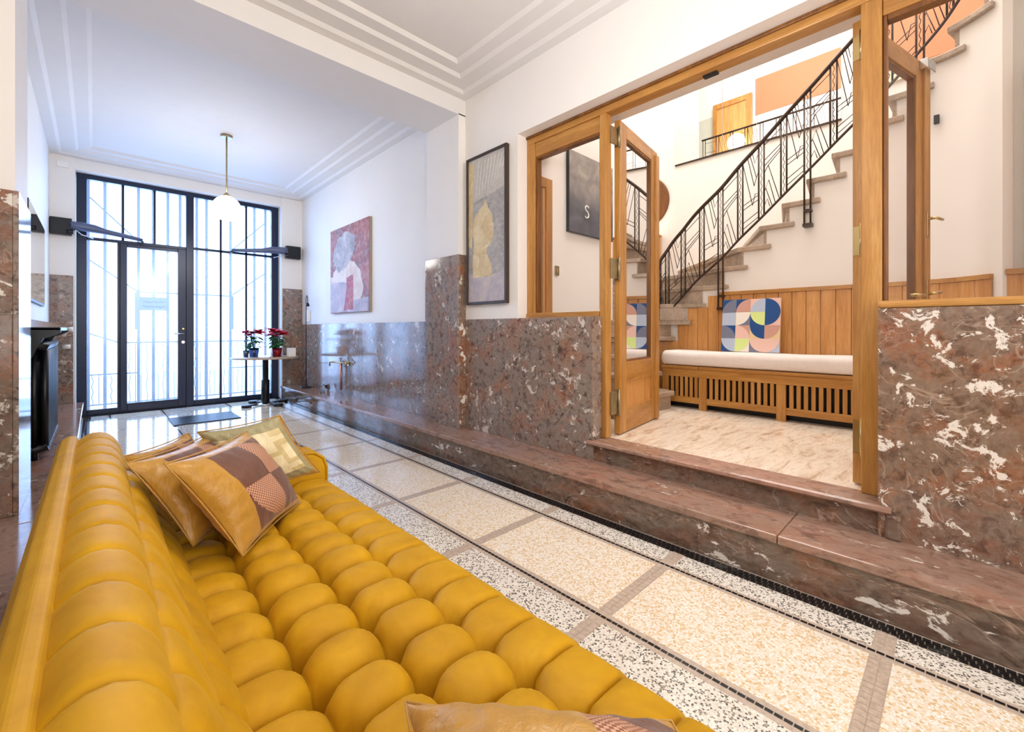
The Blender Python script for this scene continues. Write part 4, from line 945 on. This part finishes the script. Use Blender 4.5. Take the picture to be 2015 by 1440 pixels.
flat('brush_area', pt, PD, [P2(*p) for p in ((.0, .66), (.10, .63), (.52, .66), (.40, .98), (.0, .99))], 2.4146, .008, 4)
flat('brush_area', pt, PD, [P2(*p) for p in ((.0, .92), (.99, .84), (.99, .99), (.0, .99))], 2.4148, .008, 5)
flat('brush_area', pt, PE, [P2(*p) for p in ((.46, .60), (.62, .58), (.63, .97), (.38, .97), (.44, .80))], 2.4142, .008, 6)
po = thing('framed_picture', (2.43, 2.83, 1.31), 'tall dark-framed collage with a gold figure on grey beside the oak screen', 'painting')
FY0, FY1, FZ0, FZ1 = 2.567, 3.095, 1.318, 2.625
for a in ((FY0, FY0+.022, FZ0, FZ1), (FY1-.022, FY1, FZ0, FZ1), (FY0+.022, FY1-.022, FZ0, FZ0+.022), (FY0+.022, FY1-.022, FZ1-.022, FZ1)): box('frame_bar', 2.412, XR-.001, a[0], a[1], a[2], a[3], plain('dark_frame', '3a2a22', .4), po, .002)
G1 = paint('grey_paper', 4, [(.3, '8b8884'), (.5, 'a09c99'), (.7, 'b3aeaa')]); G2 = paint('gold_leaf', 6, [(.3, 'bfa577'), (.5, 'd3bd8c'), (.7, 'e4d6b2')]); G3 = paint('ivory_paper', 4, [(.3, 'b0aca5'), (.6, 'c4bfb6'), (.75, 'd8d2c6')]); G4 = paint('lilac_paper', 3, [(.3, 'a29cae'), (.55, 'bdb2b2'), (.75, 'cfc2a8')])
box('picture_sheet', 2.425, 2.428, FY0+.02, FY1-.02, FZ0+.02, FZ1-.02, G1, po)
def P3(u, v): return (FY1-.022-(FY1-FY0-.044)*u, FZ1-.022-(FZ1-FZ0-.044)*v)
flat('paper_area', po, G3, [P3(*p) for p in ((.0, .0), (1, 0), (1, .25), (.2, .30), (0, .30))], 2.4244, .004, 3)
flat('paper_area', po, G2, [P3(*p) for p in ((.0, .02), (.16, .02), (.14, .30), (.10, .62), (0, .6))], 2.4240, .004, 7)
flat('gold_figure', po, G2, [P3(*p) for p in ((.18, .40), (.40, .34), (.50, .30), (.55, .36), (.66, .41), (.70, .50), (.70, .57), (.62, .60), (.50, .66), (.62, .74), (.66, .80), (.62, .83), (.12, .83), (.12, .68), (.18, .60), (.12, .52))], 2.4236, .008, 4)
flat('paper_area', po, G4, [P3(*p) for p in ((0, .80), (.5, .83), (1, .80), (1, 1), (0, 1))], 2.4238, .005, 5)
m = MB()
for i in range(9): a = P3(.22+.08*i, .27-.01*i); b = P3(.30+.09*i, .03); m.tube([(2.424, a[0], a[1]), (2.424, b[0], b[1])], .0018, 4)
m.build('pencil_strokes', WHITE, po)
# unseen window casing added around the fill light behind the camera
w2 = thing('added_rear_window', (.9, YB, .5), 'unseen rear window casing added around the fill light behind the sofa bay', 'window', kind='structure')
for a in ((-.3, -.2, .5, 3.0), (2.0, 2.1, .5, 3.0), (-.2, 2.0, .5, .6), (-.2, 2.0, 2.95, 3.0), (.86, .94, .6, 2.95)): box('casing', a[0], a[1], YB, YB+.06, a[2], a[3], WHITE, w2, .004)
box('glass_pane', -.2, 2.0, YB+.01, YB+.02, .6, 2.95, MATS['clear_glass'], w2)
